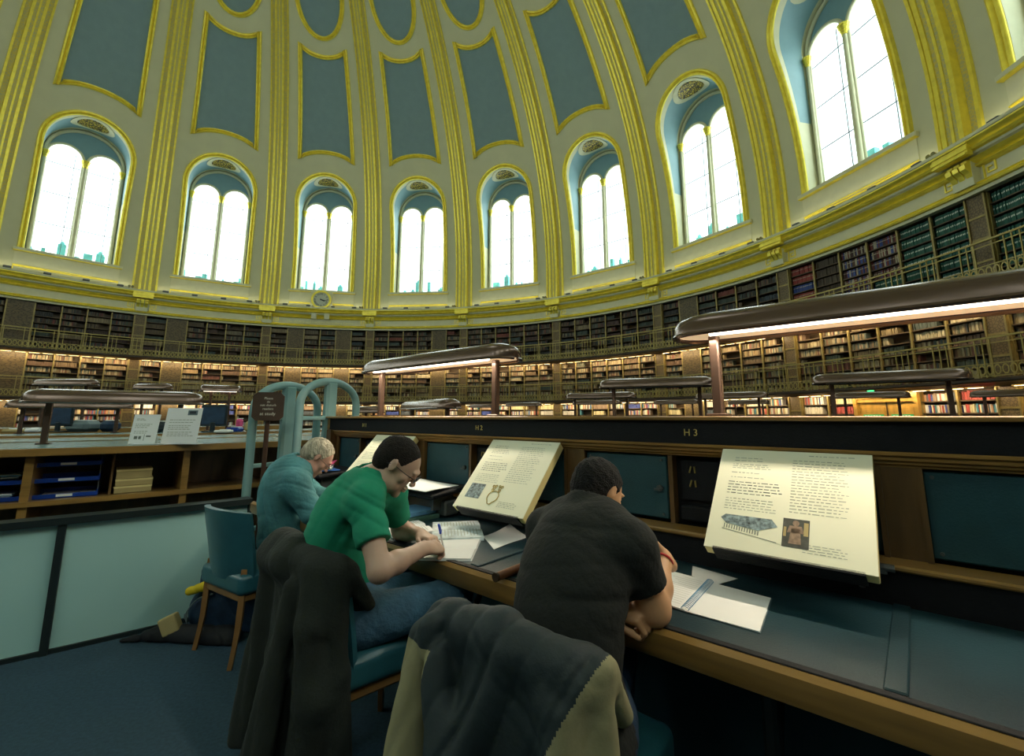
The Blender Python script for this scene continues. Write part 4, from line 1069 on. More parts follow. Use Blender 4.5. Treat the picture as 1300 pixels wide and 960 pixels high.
# propped notices on the counter
def notice(xl,xr,yt,label,kind):
    Y=3.86; a,b=frm(xl,Y,xr,Y,0); m=(a+b)/2; w=(b-a).length; h={1:.245,2:.30}[kind]
    r=thing('notice_stand',(m.x,m.y,1.1255),label,'notice','propped white notices on the counter',rz=rad(3)); r['_local']=1
    T=Matrix.Rotation(rad(-9),4,'X')
    def q(x,y,z=0): return T@Vector((x,-z,y))
    mb=MB(); mb.add([q(x,y,z) for z in(0,.004) for y in(0.004,h) for x in(-w/2,w/2)],[(0,1,3,2),(4,6,7,5),(0,4,5,1),(2,3,7,6),(0,2,6,4),(1,5,7,3)]); mk('sheet',mb,M['paper'],r)
    mb=MB(); mb.add([Vector((-w/2,0,0)),Vector((w/2,0,0)),Vector((w/2,.10,0)),Vector((-w/2,.10,0)),Vector((w/2,.10,.004)),Vector((-w/2,.10,.004))],[(0,1,2,3),(3,2,4,5)]); mb.obox((0,.075,h*.36),((1,0,0),(0,.3,-.95),(0,.95,.3)),(w*.3,h*.38,.002)); mk('back_strut',mb,M['white'],r)
    mb=MB(); RR=random.Random(kind)
    for blk in ({1:[(.84,.80,2,.5),(.66,.55,3,.8),(.42,.36,2,.8)],2:[(.66,.59,2,.9),(.50,.40,3,.85),(.32,.22,3,.9)]}[kind]):
        y0,y1,n_,fr=blk
        for i in range(n_):
            y=y0+(y1-y0)*i/max(1,n_-1); x=-w*.38; xe=x+w*.8*fr*RR.uniform(.7,1)
            while x<xe:
                l=RR.uniform(.01,.03); mb.add([q(x,y*h,.0048),q(x+l,y*h,.0048),q(x+l,y*h+.005,.0048),q(x,y*h+.005,.0048)],[(0,1,2,3)]); x+=l+.006
    mk('print',mb,M['ink'],r); mb=MB()
    def rc(x0,x1,y0,y1,z=.005): mb.add([q(x0*w,y0*h,z),q(x1*w,y0*h,z),q(x1*w,y1*h,z),q(x0*w,y1*h,z)],[(0,1,2,3)])
    if kind==1: rc(-.33,-.2,.17,.27);rc(-.16,-.06,.17,.27);rc(.04,.06,.12,.33);rc(.12,.3,.24,.29); mk('small_pictures',mb,M['inkd'],r)
    else:
        rc(.10,.38,.80,.94); mk('card_holder',mb,M['grey'],r); mb=MB(); rc(.15,.33,.84,.91,.006); mk('dark_slot',mb,M['mon'],r)
notice(168,200,525,'smaller white notice with two tiny pictures propped on the front counter',1)
notice(209,252,515,'larger white notice with a dark slot at its top right corner, on the front counter',2)
# ------------------------------------------------------------ low white partition
wp_=thing('low_partition',K(9.52,-52,0),'low curved partition of white panels in a dark frame along the left aisle','partition')
a1_=counter_az(330,0,9.56); edges=[-72,counter_az(-190,0,9.52),counter_az(101,0,9.52),a1_]
mb=MB(); arcbox(mb,9.44,9.57,edges[0],a1_,.715,.755,24); arcbox(mb,9.49,9.55,edges[0],a1_,0,.025,24); mk('dark_rail',mb,M['frame'],wp_)
for e in edges: mb=MB(); arcbox(mb,9.48,9.56,e-.11,e+.11,0,.72); mk('dark_post',mb,M['frame'],wp_)
for i in range(3): mb=MB(); arcbox(mb,9.51,9.535,edges[i]+.12,edges[i+1]-.12,.026,.714,10); mk('white_panel',mb,M['glasswhite'],wp_)
# ------------------------------------------------------------ security gates
def gate(xc,Y,wd,label,top=1.67,rz=rad(0)):
    c=frm(xc,Y,xc,Y,0)[0]; r=thing('security_gate',(c.x,c.y,0),label,'security gate','pale teal security gates',rz=rz); r['_local']=1
    h=wd/2; rr=.24; zs=top-.25
    mb=MB(); ps=[(-h,0,.0),(-h,0,zs-.04)]; 
    for i in range(0,17): a=PI-PI*i/16; ps.append((h*cos(a),0,zs+(.25-.025)*sin(a)**.9 if sin(a)>0 else zs))
    ps+=[(h,0,zs-.04),(h,0,0)]; mb.tube(ps,.036,8,flat=.9,up=(0,1,0)); mk('arched_frame',mb,M['gate'],r,smooth=True,auto=50)
    mb=MB(); mb.box((0,0,top/2-.01),(.125,.07,top-.03),bev=.02); mk('centre_post',mb,M['gate'],r)
    for z in(1.34,.95,.45):
        for sg in(-1,1): mb=MB(); mb.box((sg*(wd/4+.02),0,z),(wd/2-.05,.035,.035),bev=.006); mk('crossbar',mb,M['gate'],r)
    mb=MB(); mb.box((0,0,.01),(wd+.04,.09,.02),bev=.005); mk('base_plate',mb,M['frame'],r)
gate(365,4.15,.66,'left pale teal security gate with arched frame, behind the brown sign',1.655,rad(65))
gate(418,4.22,.66,'right pale teal security gate with taller arch, next to the desk end',1.695,rad(65))
# brown sign on a post
c=frm(340,3.80,340,3.80,0)[0]; sg=thing('sign_stand',(c.x,c.y,0),'brown octagonal notice on a wooden post in front of the left gate','sign',rz=rad(20)); sg['_local']=1
mb=MB(); h=.116; k=.032; poly=[(-h+k,-h),(h-k,-h),(h,-h+k),(h,h-k),(h-k,h),(-h+k,h),(-h,h-k),(-h,-h+k)]
mb.prism(poly,(0,.0,1.435),(1,0,0),(0,0,1),(0,-1,0),.022); mk('plaque',mb,M['sign'],sg)
mb=MB()
for t,z,s_ in(('Please',.065,.026),('do',.037,.022),('not disturb',.010,.026),('readers',-.020,.026),('at study',-.060,.036)):
    q=text_mb(t,s_,(0,-.023,1.435+z),(1,0,0),(0,0,1),(0,-1,0),.0006); mb.add(q.v,q.f)
mk('lettering',mb,M['signt'],sg)
mb=MB(); mb.box((0,.014,.68),(.035,.024,1.32),bev=.006); mk('post',mb,M['signpost'],sg); mb=MB(); mb.lathe([(0,0),(.08,0),(.08,.015),(.03,.035),(0,.035)],(0,.014,0),20); mk('base',mb,M['signpost'],sg,smooth=True,auto=40)
# ------------------------------------------------------------ papers, books and pens on the desk
def sheet_pts(pts,z,curl=0,n=8):
    """bilinear sheet through 4 corners (s,q); optional corner curl"""
    a,b,c_,d=[Vector((p[0],p[1])) for p in pts]; v=[];f=[]
    for i in range(n+1):
        for j in range(n+1):
            u=i/n;w=j/n; p=(a*(1-u)+b*u)*(1-w)+(d*(1-u)+c_*u)*w
            zz=z+curl*(u**3*w**2)+ .002*sin(u*5+w*3)*(curl>0)
            v.append(D(p.x,p.y,zz))
    for i in range(n):
        for j in range(n): f.append((i*(n+1)+j,(i+1)*(n+1)+j,(i+1)*(n+1)+j+1,i*(n+1)+j+1))
    return v,f
def paper(pts,z,label,curl=0,m='paper',thick=.0012,name='paper_sheet',grp=None,cat='paper'):
    v,f=sheet_pts(pts,z,curl); mb=MB(); mb.add(v,f); v2=[p+ZZ*thick for p in v]; mb.add(v2,[q[::-1] for q in f])
    n=8; edge=[i*(n+1) for i in range(n+1)]+[n*(n+1)+j for j in range(1,n+1)]+[i*(n+1)+n for i in range(n-1,-1,-1)]+[j for j in range(n-1,0,-1)]
    o=len(v); mb.add([],[]); mb.f+= [(edge[i],edge[(i+1)%len(edge)],edge[(i+1)%len(edge)]+o,edge[i]+o) for i in range(len(edge))]
    mb.fix=True; o=mk(name,mb,M[m] if isinstance(m,str) else m,smooth=False); tag(o,label,cat,grp); return o
ZT=.758
paper([(1.50,1.60),(1.53,1.88),(1.74,1.98),(1.70,1.73)],ZT+.001,'loose pale sheet lying flat below the second board',.01)
paper([(.70,1.84),(.60,1.80),(.56,1.92),(.74,1.96)],ZT+.001,'pale sheet under the forearm of the man in black, by the desk back',.0)
# notebook of the man in black: two leaves and a spiral spine
nb=thing('spiral_notebook',D(.50,1.65,ZT),'open spiral notebook with blank white pages in front of the man in black','notebook')
A=Vector((.39,1.50));B=Vector((.423,1.79));Cc=Vector((.622,1.81));Dd=Vector((.60,1.50)); Ee=Vector((.79,1.83)); Ff=Vector((.80,1.52))
def quadslab(mb,p,z0,z1):
    v=[D(q[0],q[1],z) for z in(z0,z1) for q in p]; mb.add(v,[(0,1,2,3),(7,6,5,4)]+[(i,(i+1)%4,4+(i+1)%4,4+i) for i in range(4)]); mb.fix=True
mb=MB(); quadslab(mb,(A,B,Cc,Dd),ZT+.0015,ZT+.004); mk('right_page',mb,M['paper'],nb); mb=MB(); quadslab(mb,(Dd,Cc,Ee,Ff),ZT+.0015,ZT+.007); mk('left_page',mb,M['paper'],nb)
mb=MB(); quadslab(mb,(A-Vector((.003,.003)),B+Vector((-.003,.004)),Ee+Vector((.003,.004)),Ff+Vector((.003,-.003))),ZT+.0002,ZT+.0014); mk('cover',mb,M['grey'],nb)
mb=MB(); 
for i in range(26):
    p=Dd+(Cc-Dd)*((i+.5)/26); c0=D(p.x,p.y,ZT+.008); X=Vector((U*1)); mb.tube([c0+X*(.012*cos(2*PI*k/8))+ZZ*(.007*sin(2*PI*k/8)) for k in range(8)],.0012,4,closed=True,up=tuple(Nn))
mk('spiral',mb,M['bluef'],nb)
mb=MB()
for i in range(14):
    for (p0,p1,p2,p3) in ((Dd,Cc,Ee,Ff),):
        u=.1+.8*i/13; a=p1+(p0-p1)*u; b=p2+(p3-p2)*u; a_=a+(b-a)*.12; b_=a+(b-a)*(.5+.35*((i*37)%10)/10); e=Vector((0,.0018)); v=[D(q.x,q.y,ZT+.0076) for q in(a_,b_,b_+e,a_+e)]; mb.add(v,[(0,1,2,3)])
mk('handwriting',mb,M['ink'],nb)
# green man's exercise book and the open books behind it
def openbook(c,ang,w,h,label,m='paper',z=ZT,th=.012,name='open_book',cat='open book',cover='grey',prt=True):
    """c=(s,q) of spine centre; pages arch from the gutter"""
    r=thing(name,D(c[0],c[1],z),label,cat); ca,sa=cos(ang),sin(ang)
    def T(x,y,zz): return D(c[0]+x*ca-y*sa,c[1]+x*sa+y*ca,z+zz)
    for sgn,nm in((-1,'left_leaves'),(1,'right_leaves')):
        mb=MB(); n=10; v=[];f=[]
        prof=[(0,.001)]+[(w*i/n, th*(1.25*sin(min(1,i/3)*PI/2)-.45*(i/n))+.002) for i in range(1,n+1)]
        for yy in(-h/2,h/2):
            for x,zz in prof: v.append(T(sgn*x,yy,zz))
            for x,zz in prof: v.append(T(sgn*x,yy,.0015))
        m_=n+1
        for i in range(n): f+=[(i,i+1,2*m_+i+1,2*m_+i),(i,m_+i,m_+i+1,i+1),(2*m_+i,2*m_+i+1,3*m_+i+1,3*m_+i)]
        f.append((n,m_+n,3*m_+n,2*m_+n)); mb.add(v,f); mb.fix=True; mk(nm,mb,M[m],r,smooth=True,auto=30)
        if prt:
            mb=MB()
            for i in range(12):
                yy=h/2-.03-i*(h-.06)/12; x0,x1=.03,w-.03-(.02 if i%4==3 else 0)
                mb.add([T(sgn*x,y2,th*(1.25-.45*(x/w))+.0028) for y2 in(yy,yy+.003) for x in(x0,x1)],[(0,1,3,2)])
            mk('print',mb,M['ink'],r)
    mb=MB(); v=[T(x,y,zz) for zz in(0,.0012) for x,y in((-w-.004,-h/2-.004),(w+.004,-h/2-.004),(w+.004,h/2+.004),(-w-.004,h/2+.004))]; mb.add(v,[(0,1,2,3),(7,6,5,4)]+[(i,(i+1)%4,4+(i+1)%4,4+i) for i in range(4)]); mb.fix=True; mk('cover',mb,M[cover],r)
    return r
openbook((1.66,1.47),rad(52),.165,.25,'open exercise book with white pages under the writing hand of the man in green',th=.010,cover='white',name='exercise_book',cat='exercise book',prt=False)
openbook((1.86,1.70),rad(40),.18,.25,'open pale green-tinted book lying behind the exercise book','magw',th=.020)
openbook((2.10,1.56),rad(20),.14,.22,'open printed book partly hidden under the left arm of the man in green','paper',th=.014,cover='green_c') if M.setdefault('green_c',mat('dull_green_cover',(.05,.12,.09),.6,var=.1)) else 0
r=thing('ballpoint_pen',D(1.625,1.45,.80),'clear ballpoint pen with a blue cap held by the man in green','pen')
PENT=None
# wooden stick resting on desk edge
r=thing('wooden_rod',D(1.21,1.40,ZT),'reddish-brown round wooden rod lying across the desk edge beside the black shirt','rod')
mb=MB(); mb.tube([D(1.215,1.31,ZT+.016),D(1.225,1.56,ZT+.015)],.0155,14); mk('rod_body',mb,M['wood2'],r,smooth=True,auto=40); mb=MB(); mb.tube([D(1.2149,1.303,ZT+.016),D(1.215,1.312,ZT+.016)],.0165,14); mk('rod_end',mb,M['walnut'],r)
# paper on the folded bookrest, magazines on the far one
def raised(pts,z,label,**k): return paper(pts,z,label,**k)
o=raised([(2.15,1.72),(2.20,2.02),(2.53,1.98),(2.50,1.70)],.928,'white paper lying on the black folded bookrest beside the second board',curl=.012,thick=.004)
mgs=[('magblue','blue glossy magazine at the bottom of the pile by the old man'),('magw','pale magazine in the middle of the pile by the old man'),('pink','pink magazine on top of the pile by the old man')]
for i,(m,lb) in enumerate(mgs):
    z=.934+.013*i; c0=(3.62+.02*i,1.84-.01*i); a=.2+.35*i; w,h=(.14,.105)
    pts=[(c0[0]+x*w*cos(a)-y*h*sin(a),c0[1]+x*w*sin(a)+y*h*cos(a)) for x,y in((-1,-1),(1,-1),(1,1),(-1,1))]
    paper(pts,z,lb,curl=.03 if i==2 else .008,m=m,thick=.008,name='magazine',grp='magazines on the bookrest',cat='magazine')
# books stacked behind the left arm
for i,(s_,q,z,m,lb,w,h) in enumerate(((2.32,1.72,ZT,'green_c','dull green closed book on the desk behind the left arm of the man in green',.11,.15),(2.34,1.73,ZT+.026,'bluef','thin blue book on top of the dull green one',.10,.14),(2.62,1.82,ZT,'kraft','buff closed pamphlet at the far end of the desk by the boards',.10,.14))):
    r=thing('closed_book',D(s_,q,z),lb,'book'); mb=MB(); mb.obox(D(s_,q,z+.0115),(U,Nn,ZZ),(w,h,.0085)); mk('pages',mb,M['paper'],r)
    mb=MB(); mb.obox(D(s_,q,z+.002),(U,Nn,ZZ),(w+.004,h+.003,.0015)); mb.obox(D(s_,q,z+.0215),(U,Nn,ZZ),(w+.004,h+.003,.0015)); mb.obox(D(s_-w-.004,q,z+.0115),(U,Nn,ZZ),(.0015,h+.003,.011)); mk('cover',mb,M[m],r)
# ------------------------------------------------------------ implicit-surface sculpting for people and cloth
class SDF:
    def __init__(s,lo,hi,h):
        s.h=h; s.lo=np.array(lo,float); s.n=(np.ceil((np.array(hi)-s.lo)/h)).astype(int)+1
        s.F=np.full(s.n,.5,dtype=np.float32); s.ax=[(s.lo[i]+h*np.arange(s.n[i])).astype(np.float32) for i in range(3)]
    def blk(s,lo,hi,m):
        a=np.maximum(0,np.floor((np.array(lo)-m-s.lo)/s.h).astype(int)); b=np.minimum(s.n,np.ceil((np.array(hi)+m-s.lo)/s.h).astype(int)+1)
        if (b<=a).any(): return None
        sl=tuple(slice(a[i],b[i]) for i in range(3)); return sl,(s.ax[0][sl[0]][:,None,None],s.ax[1][sl[1]][None,:,None],s.ax[2][sl[2]][None,None,:])
    def put(s,sl,d,k,sub=False):
        A=s.F[sl]
        if sub: d=-d; h=np.maximum(k-np.abs(A-d),0)/max(k,1e-6); s.F[sl]=np.maximum(A,d)+h*h*k*.25
        else: h=np.maximum(k-np.abs(A-d),0)/max(k,1e-6); s.F[sl]=np.minimum(A,d)-h*h*k*.25
    def cap(s,a,b,ra,rb=None,k=.02,sub=False,flat=None):
        a=np.array(a,float);b=np.array(b,float); rb=ra if rb is None else rb; R=max(ra,rb)
        q=s.blk(np.minimum(a,b)-R,np.maximum(a,b)+R,k+3*s.h)
        if q is None: return
        sl,(X,Y,Z)=q; ab=b-a; L=ab@ab+1e-9
        px_,py_,pz_=X-a[0],Y-a[1],Z-a[2]; t=np.clip((px_*ab[0]+py_*ab[1]+pz_*ab[2])/L,0,1)
        dx,dy,dz=px_-t*ab[0],py_-t*ab[1],pz_-t*ab[2]
        if flat is not None:   # squash along a direction
            n=np.array(flat[0],float); n/=np.linalg.norm(n); e=(dx*n[0]+dy*n[1]+dz*n[2])*(flat[1]-1); dx=dx+e*n[0];dy=dy+e*n[1];dz=dz+e*n[2]
        s.put(sl,np.sqrt(dx*dx+dy*dy+dz*dz)-(ra+(rb-ra)*t),k,sub)
    def ell(s,c,r,ax=None,k=.02,sub=False):
        c=np.array(c,float); R=max(r); q=s.blk(c-R,c+R,k+3*s.h)
        if q is None: return
        sl,(X,Y,Z)=q; x,y,z=X-c[0],Y-c[1],Z-c[2]
        if ax is not None:
            A=np.array([list(a) for a in ax],float); x,y,z=[x*A[i][0]+y*A[i][1]+z*A[i][2] for i in range(3)]
        u=np.sqrt((x/r[0])**2+(y/r[1])**2+(z/r[2])**2)+1e-6; g=np.sqrt((x/r[0]**2)**2+(y/r[1]**2)**2+(z/r[2]**2)**2)+1e-6
        s.put(sl,u*(u-1)/g,k,sub)
    def rbox(s,c,hs,ax,r=.02,k=.02,sub=False):
        c=np.array(c,float); R=float(np.linalg.norm(hs)); q=s.blk(c-R,c+R,k+3*s.h)
        if q is None: return
        sl,(X,Y,Z)=q; x,y,z=X-c[0],Y-c[1],Z-c[2]; A=np.array([list(a) for a in ax],float)
        w=[np.abs(x*A[i][0]+y*A[i][1]+z*A[i][2])-(hs[i]-r) for i in range(3)]
        d=np.sqrt(sum(np.maximum(v,0)**2 for v in w))+np.minimum(np.maximum(np.maximum(w[0],w[1]),w[2]),0)-r
        s.put(sl,d,k,sub)
    def grids(s): return s.ax[0][:,None,None],s.ax[1][None,:,None],s.ax[2][None,None,:]
    def cut(s,p,n,lo=None,hi=None,k=.004):
        """remove everything on the side the normal n points to"""
        n=np.array(n,float); n/=np.linalg.norm(n)
        q=s.blk(s.lo if lo is None else lo,s.lo+s.h*s.n if hi is None else hi,0); sl,(X,Y,Z)=q
        d=(X-p[0])*n[0]+(Y-p[1])*n[1]+(Z-p[2])*n[2]; A=s.F[sl]; s.F[sl]=np.maximum(A,d)
    def disp(s,fn,lo=None,hi=None):
        q=s.blk(s.lo if lo is None else lo,s.lo+s.h*s.n if hi is None else hi,0); sl,(X,Y,Z)=q; s.F[sl]+=fn(X,Y,Z).astype(np.float32)
    def mesh(s,mask=None):
        F=s.F; F[0]=F[-1]=.5; F[:,0]=F[:,-1]=.5; F[:,:,0]=F[:,:,-1]=.5
        S=F<0; n0,n1,n2=F.shape
        cnt=np.zeros((n0-1,n1-1,n2-1),np.int16); acc=np.zeros((n0-1,n1-1,n2-1,3),np.float32)
        def sub(a,i,j,k): return a[i:n0-1+i,j:n1-1+j,k:n2-1+k]
        for ax in range(3):
            o=[q for q in range(3) if q!=ax]
            for u in(0,1):
                for w in(0,1):
                    p=[0,0,0];p[o[0]]=u;p[o[1]]=w; q=list(p); q[ax]=1
                    a=sub(F,*p);b=sub(F,*q); cr=sub(S,*p)!=sub(S,*q)
                    t=np.where(cr,a/np.where(cr,a-b,1),0); cnt+=cr
                    acc[...,ax]+=t*cr; acc[...,o[0]]+=u*cr; acc[...,o[1]]+=w*cr
        m=cnt>0; idx=-np.ones(m.shape,np.int64); idx[m]=np.arange(m.sum())
        ii=np.argwhere(m); V=(ii+acc[m]/cnt[m][:,None])*s.h+s.lo
        Q=[]
        for ax in range(3):
            o=[q for q in range(3) if q!=ax]
            A=[slice(1,n-1) for n in F.shape]; B=list(A); A[ax]=slice(0,F.shape[ax]-1); B[ax]=slice(1,F.shape[ax])
            a=S[tuple(A)];b=S[tuple(B)]; e=np.argwhere(a!=b); 
            if len(e)==0: continue
            off=np.ones(3,int); off[ax]=0; e=e+off
            fl=S[e[:,0],e[:,1],e[:,2]]
            def I(du,dw): q=e.copy(); q[:,o[0]]-=du; q[:,o[1]]-=dw; return idx[q[:,0],q[:,1],q[:,2]]
            q=np.stack([I(1,1),I(0,1),I(0,0),I(1,0)],1); 
            flip=fl if ax!=1 else ~fl
            q[~flip]=q[~flip][:,::-1]; Q.append(q)
        return V,np.concatenate(Q)
def sdf_obj(name,s,m,parent=None,smooth_it=2,mask=None,split=None):
    V,Q=s.mesh()
    # light laplacian smoothing removes the voxel stepping
    for _ in range(smooth_it):
        acc=np.zeros_like(V);c=np.zeros(len(V))
        for a,b in((0,1),(1,2),(2,3),(3,0)):
            np.add.at(acc,Q[:,a],V[Q[:,b]]);np.add.at(acc,Q[:,b],V[Q[:,a]]);np.add.at(c,Q[:,a],1);np.add.at(c,Q[:,b],1)
        V=V*.5+.5*acc/np.maximum(c,1)[:,None]
    outs=[]
    for nm,mm,sel in ([(name,m,None)] if split is None else split):
        q=Q; 
        if sel is not None: q=Q[sel(V[Q].mean(1))]
        if len(q)==0: continue
        u,inv=np.unique(q,return_inverse=True); v=V[u]; f=inv.reshape(q.shape)
        org=np.array([(v[:,0].min()+v[:,0].max())/2,(v[:,1].min()+v[:,1].max())/2,v[:,2].min()])
        me=bpy.data.meshes.new(nm); me.vertices.add(len(v)); me.vertices.foreach_set('co',(v-org).astype(np.float32).ravel())
        me.loops.add(f.size); me.loops.foreach_set('vertex_index',f.astype(np.int32).ravel()); me.polygons.add(len(f)); me.polygons.foreach_set('loop_start',np.arange(0,f.size,4,dtype=np.int32)); me.polygons.foreach_set('loop_total',np.full(len(f),4,dtype=np.int32))
        me.update(calc_edges=True); me.polygons.foreach_set('use_smooth',np.ones(len(f),bool)); me.materials.append(mm); me.validate()
        o=bpy.data.objects.new(nm,me); COL.objects.link(o); o.location=org
        if parent is not None: o.parent=parent; o.location=Vector(org)-parent.location
        outs.append(o)
    return outs[0] if len(outs)==1 else outs
def V3(*a): return np.array(a,float)
def nz(v): v=np.array(v,float); return v/np.linalg.norm(v)
# --- head in a local frame: f forward (face), u up (crown), r right-hand side of the person
def headframe(f,u):
    f=nz(f); u=np.array(u,float); u=nz(u-f*(u@f)); r=np.cross(f,u); return f,u,r
def add_head(s,c,f,u,sc=1.0):
    f,u,r=headframe(f,u); A=(r,f,u); c=np.array(c,float)
    def L(x,y,z): return c+(r*x+f*y+u*z)*sc
    def el(x,y,z,rx,ry,rz,k=.012,sub=False): s.ell(L(x,y,z),(rx*sc,ry*sc,rz*sc),A,k*sc,sub)
    el(0,-.012,.035,.075,.094,.082,.02)          # cranium
    el(0,.030,.010,.064,.066,.078,.02)           # face mass
    el(0,.045,-.055,.046,.046,.045,.025)         # jaw
    el(0,.076,-.092,.020,.018,.018,.018)          # chin
    for x in(-1,1): el(x*.046,.030,-.062,.020,.040,.030,.02); el(x*.048,.062,-.015,.018,.020,.018,.015)
    for x in(-1,1): el(x*.030,.097,.012,.016,.014,.012,.008,True)   # sockets
    el(0,.094,.030,.046,.012,.010,.012)          # brow
    for x in(-1,1): el(x*.030,.084,.011,.012,.011,.011,.003)
    s.cap(L(0,.092,.018),L(0,.112,-.018),.0075*sc,.0105*sc,.010*sc)    # nose
    for x in(-1,1): el(x*.012,.108,-.022,.009,.010,.008,.006)
    el(0,.098,-.049,.024,.010,.006,.006); el(0,.096,-.061,.021,.010,.007,.005); 
    s.cap(L(-.022,.107,-.0545),L(.022,.107,-.0545),.0022*sc,.0022*sc,.002,True)
    for x in(-1,1):                                # ears
        s.ell(L(x*.077,.004,.008),(.008*sc,.017*sc,.029*sc),(nz(r*x-f*.35),nz(f+r*x*.35),u),.006); s.ell(L(x*.086,.008,.011),(.0045*sc,.007*sc,.013*sc),A,.004,True)
    return L
def add_hair(s,c,f,u,sc=1.0,front=.075,low=-.045,thick=.010,amp=.003,side=-.0):
    f,u,r=headframe(f,u); A=(r,f,u); c=np.array(c,float)
    def L(x,y,z): return c+(r*x+f*y+u*z)*sc
    t=thick
    s.ell(L(0,-.012,.035),((.075+t)*sc,(.094+t)*sc,(.082+t)*sc),A,.01)
    s.ell(L(0,-.045,-.010),((.062+t)*sc,(.055+t)*sc,(.058+t)*sc),A,.02)
    s.ell(L(0,.030,.020),((.064+t)*sc,(.066+t*.6)*sc,(.072+t*.5)*sc),A,.01)
    def fn(X,Y,Z):
        x=X-c[0];y=Y-c[1];z=Z-c[2]; a=(x*r[0]+y*r[1]+z*r[2])/sc; b=(x*f[0]+y*f[1]+z*f[2])/sc; d=(x*u[0]+y*u[1]+z*u[2])/sc
        return amp*(np.sin(a*260+np.sin(b*90)*2)*np.sin(b*150+a*70)+.7*np.sin(d*210+a*120+b*60))
    s.disp(fn)
    # hairline: face in front of a slanting plane, ears free, nape trimmed
    s.cut(L(0,front,.055),f*1.0-u*.55)
    s.cut(L(0,.030,.000),f*.95-u*.40)
    s.cut(L(0,-.06,low),-u+f*-.15)
    for x in(-1,1): s.ell(L(x*.084,.014,-.006),(.022*sc,.026*sc,.036*sc),A,.006,True)
    s.disp(lambda X,Y,Z: .0004+.0014*np.sin(X*610+Z*300)*np.sin(Y*530-Z*410)*np.sin(Z*480+X*150))
def add_hand(s,w,d,n,thumb,curl=.6,sc=1.0,spread=.12,k=.006,grip=0):
    """w wrist, d finger direction, n back-of-hand normal, thumb=+1/-1 side"""
    d=nz(d); n=np.array(n,float); n=nz(n-d*(n@d)); t=np.cross(d,n)*thumb; w=np.array(w,float)
    pc=w+d*.048*sc
    s.ell(pc,(.041*sc,.050*sc,.016*sc),(t,d,n),.014)
    s.ell(w+d*.075*sc,(.038*sc,.020*sc,.013*sc),(t,d,n),.012)
    s.cap(w-d*.03,w+d*.02,.026*sc,.026*sc,.02,flat=(n,1.35))
    ln=[.074,.082,.076,.060]
    for i in range(4):
        off=(.028-.0185*i); base=w+d*(.088-.003*abs(i-1))*sc+t*off*sc; dd=nz(d+t*(spread*(1.5-i)*.5)); cu=curl*(1+.12*i)
        p=base; rads=[.0088,.0082,.0075,.0066]; seg=[ln[i]*.46,ln[i]*.32,ln[i]*.22]; ang=0
        for j in range(3):
            ang+=cu*(.75 if j==0 else 1.0); v=dd*cos(ang)-n*sin(ang); q=p+v*seg[j]*sc; s.cap(p,q,rads[j]*sc,rads[j+1]*sc,.002 if j else .004); p=q
        s.ell(base+n*.004,(.010*sc,.011*sc,.008*sc),(t,d,n),.005)
    b=w+d*.022*sc+t*.030*sc-n*.004; v=nz(d*.75+t*.65-n*.25); q=b+v*.036*sc; s.cap(b,q,.0135*sc,.0105*sc,.010); v2=nz(d*1.0+t*(.05-.35*grip)-n*.35); q2=q+v2*.030*sc; s.cap(q,q2,.0105*sc,.0095*sc,.004); s.cap(q2,q2+nz(v2-n*.2)*.022*sc,.0095*sc,.0075*sc,.004)
def folds(dirv,fr,amp,warp,seed=0):
    """narrow grooves running across dirv, their strength coming and going over the cloth"""
    d=nz(dirv)
    def fn(X,Y,Z):
        a=X*d[0]+Y*d[1]+Z*d[2]
        w=np.sin(X*warp*1.3+seed)+np.sin(Y*warp*.9+seed*2)+np.sin(Z*warp*1.1+seed*3)
        e=np.clip(.55+.6*np.sin(X*9.1+Z*7.3+seed*1.7)*np.sin(Y*8.3-Z*5.1+seed),0,1)
        q=1-np.abs(np.sin(a*fr*.5+w*1.1)); q2=1-np.abs(np.sin(a*fr*1.13+w*1.7+seed))
        return amp*(1.6*q**4+.7*q2**3)*e-amp*.35
    return fn
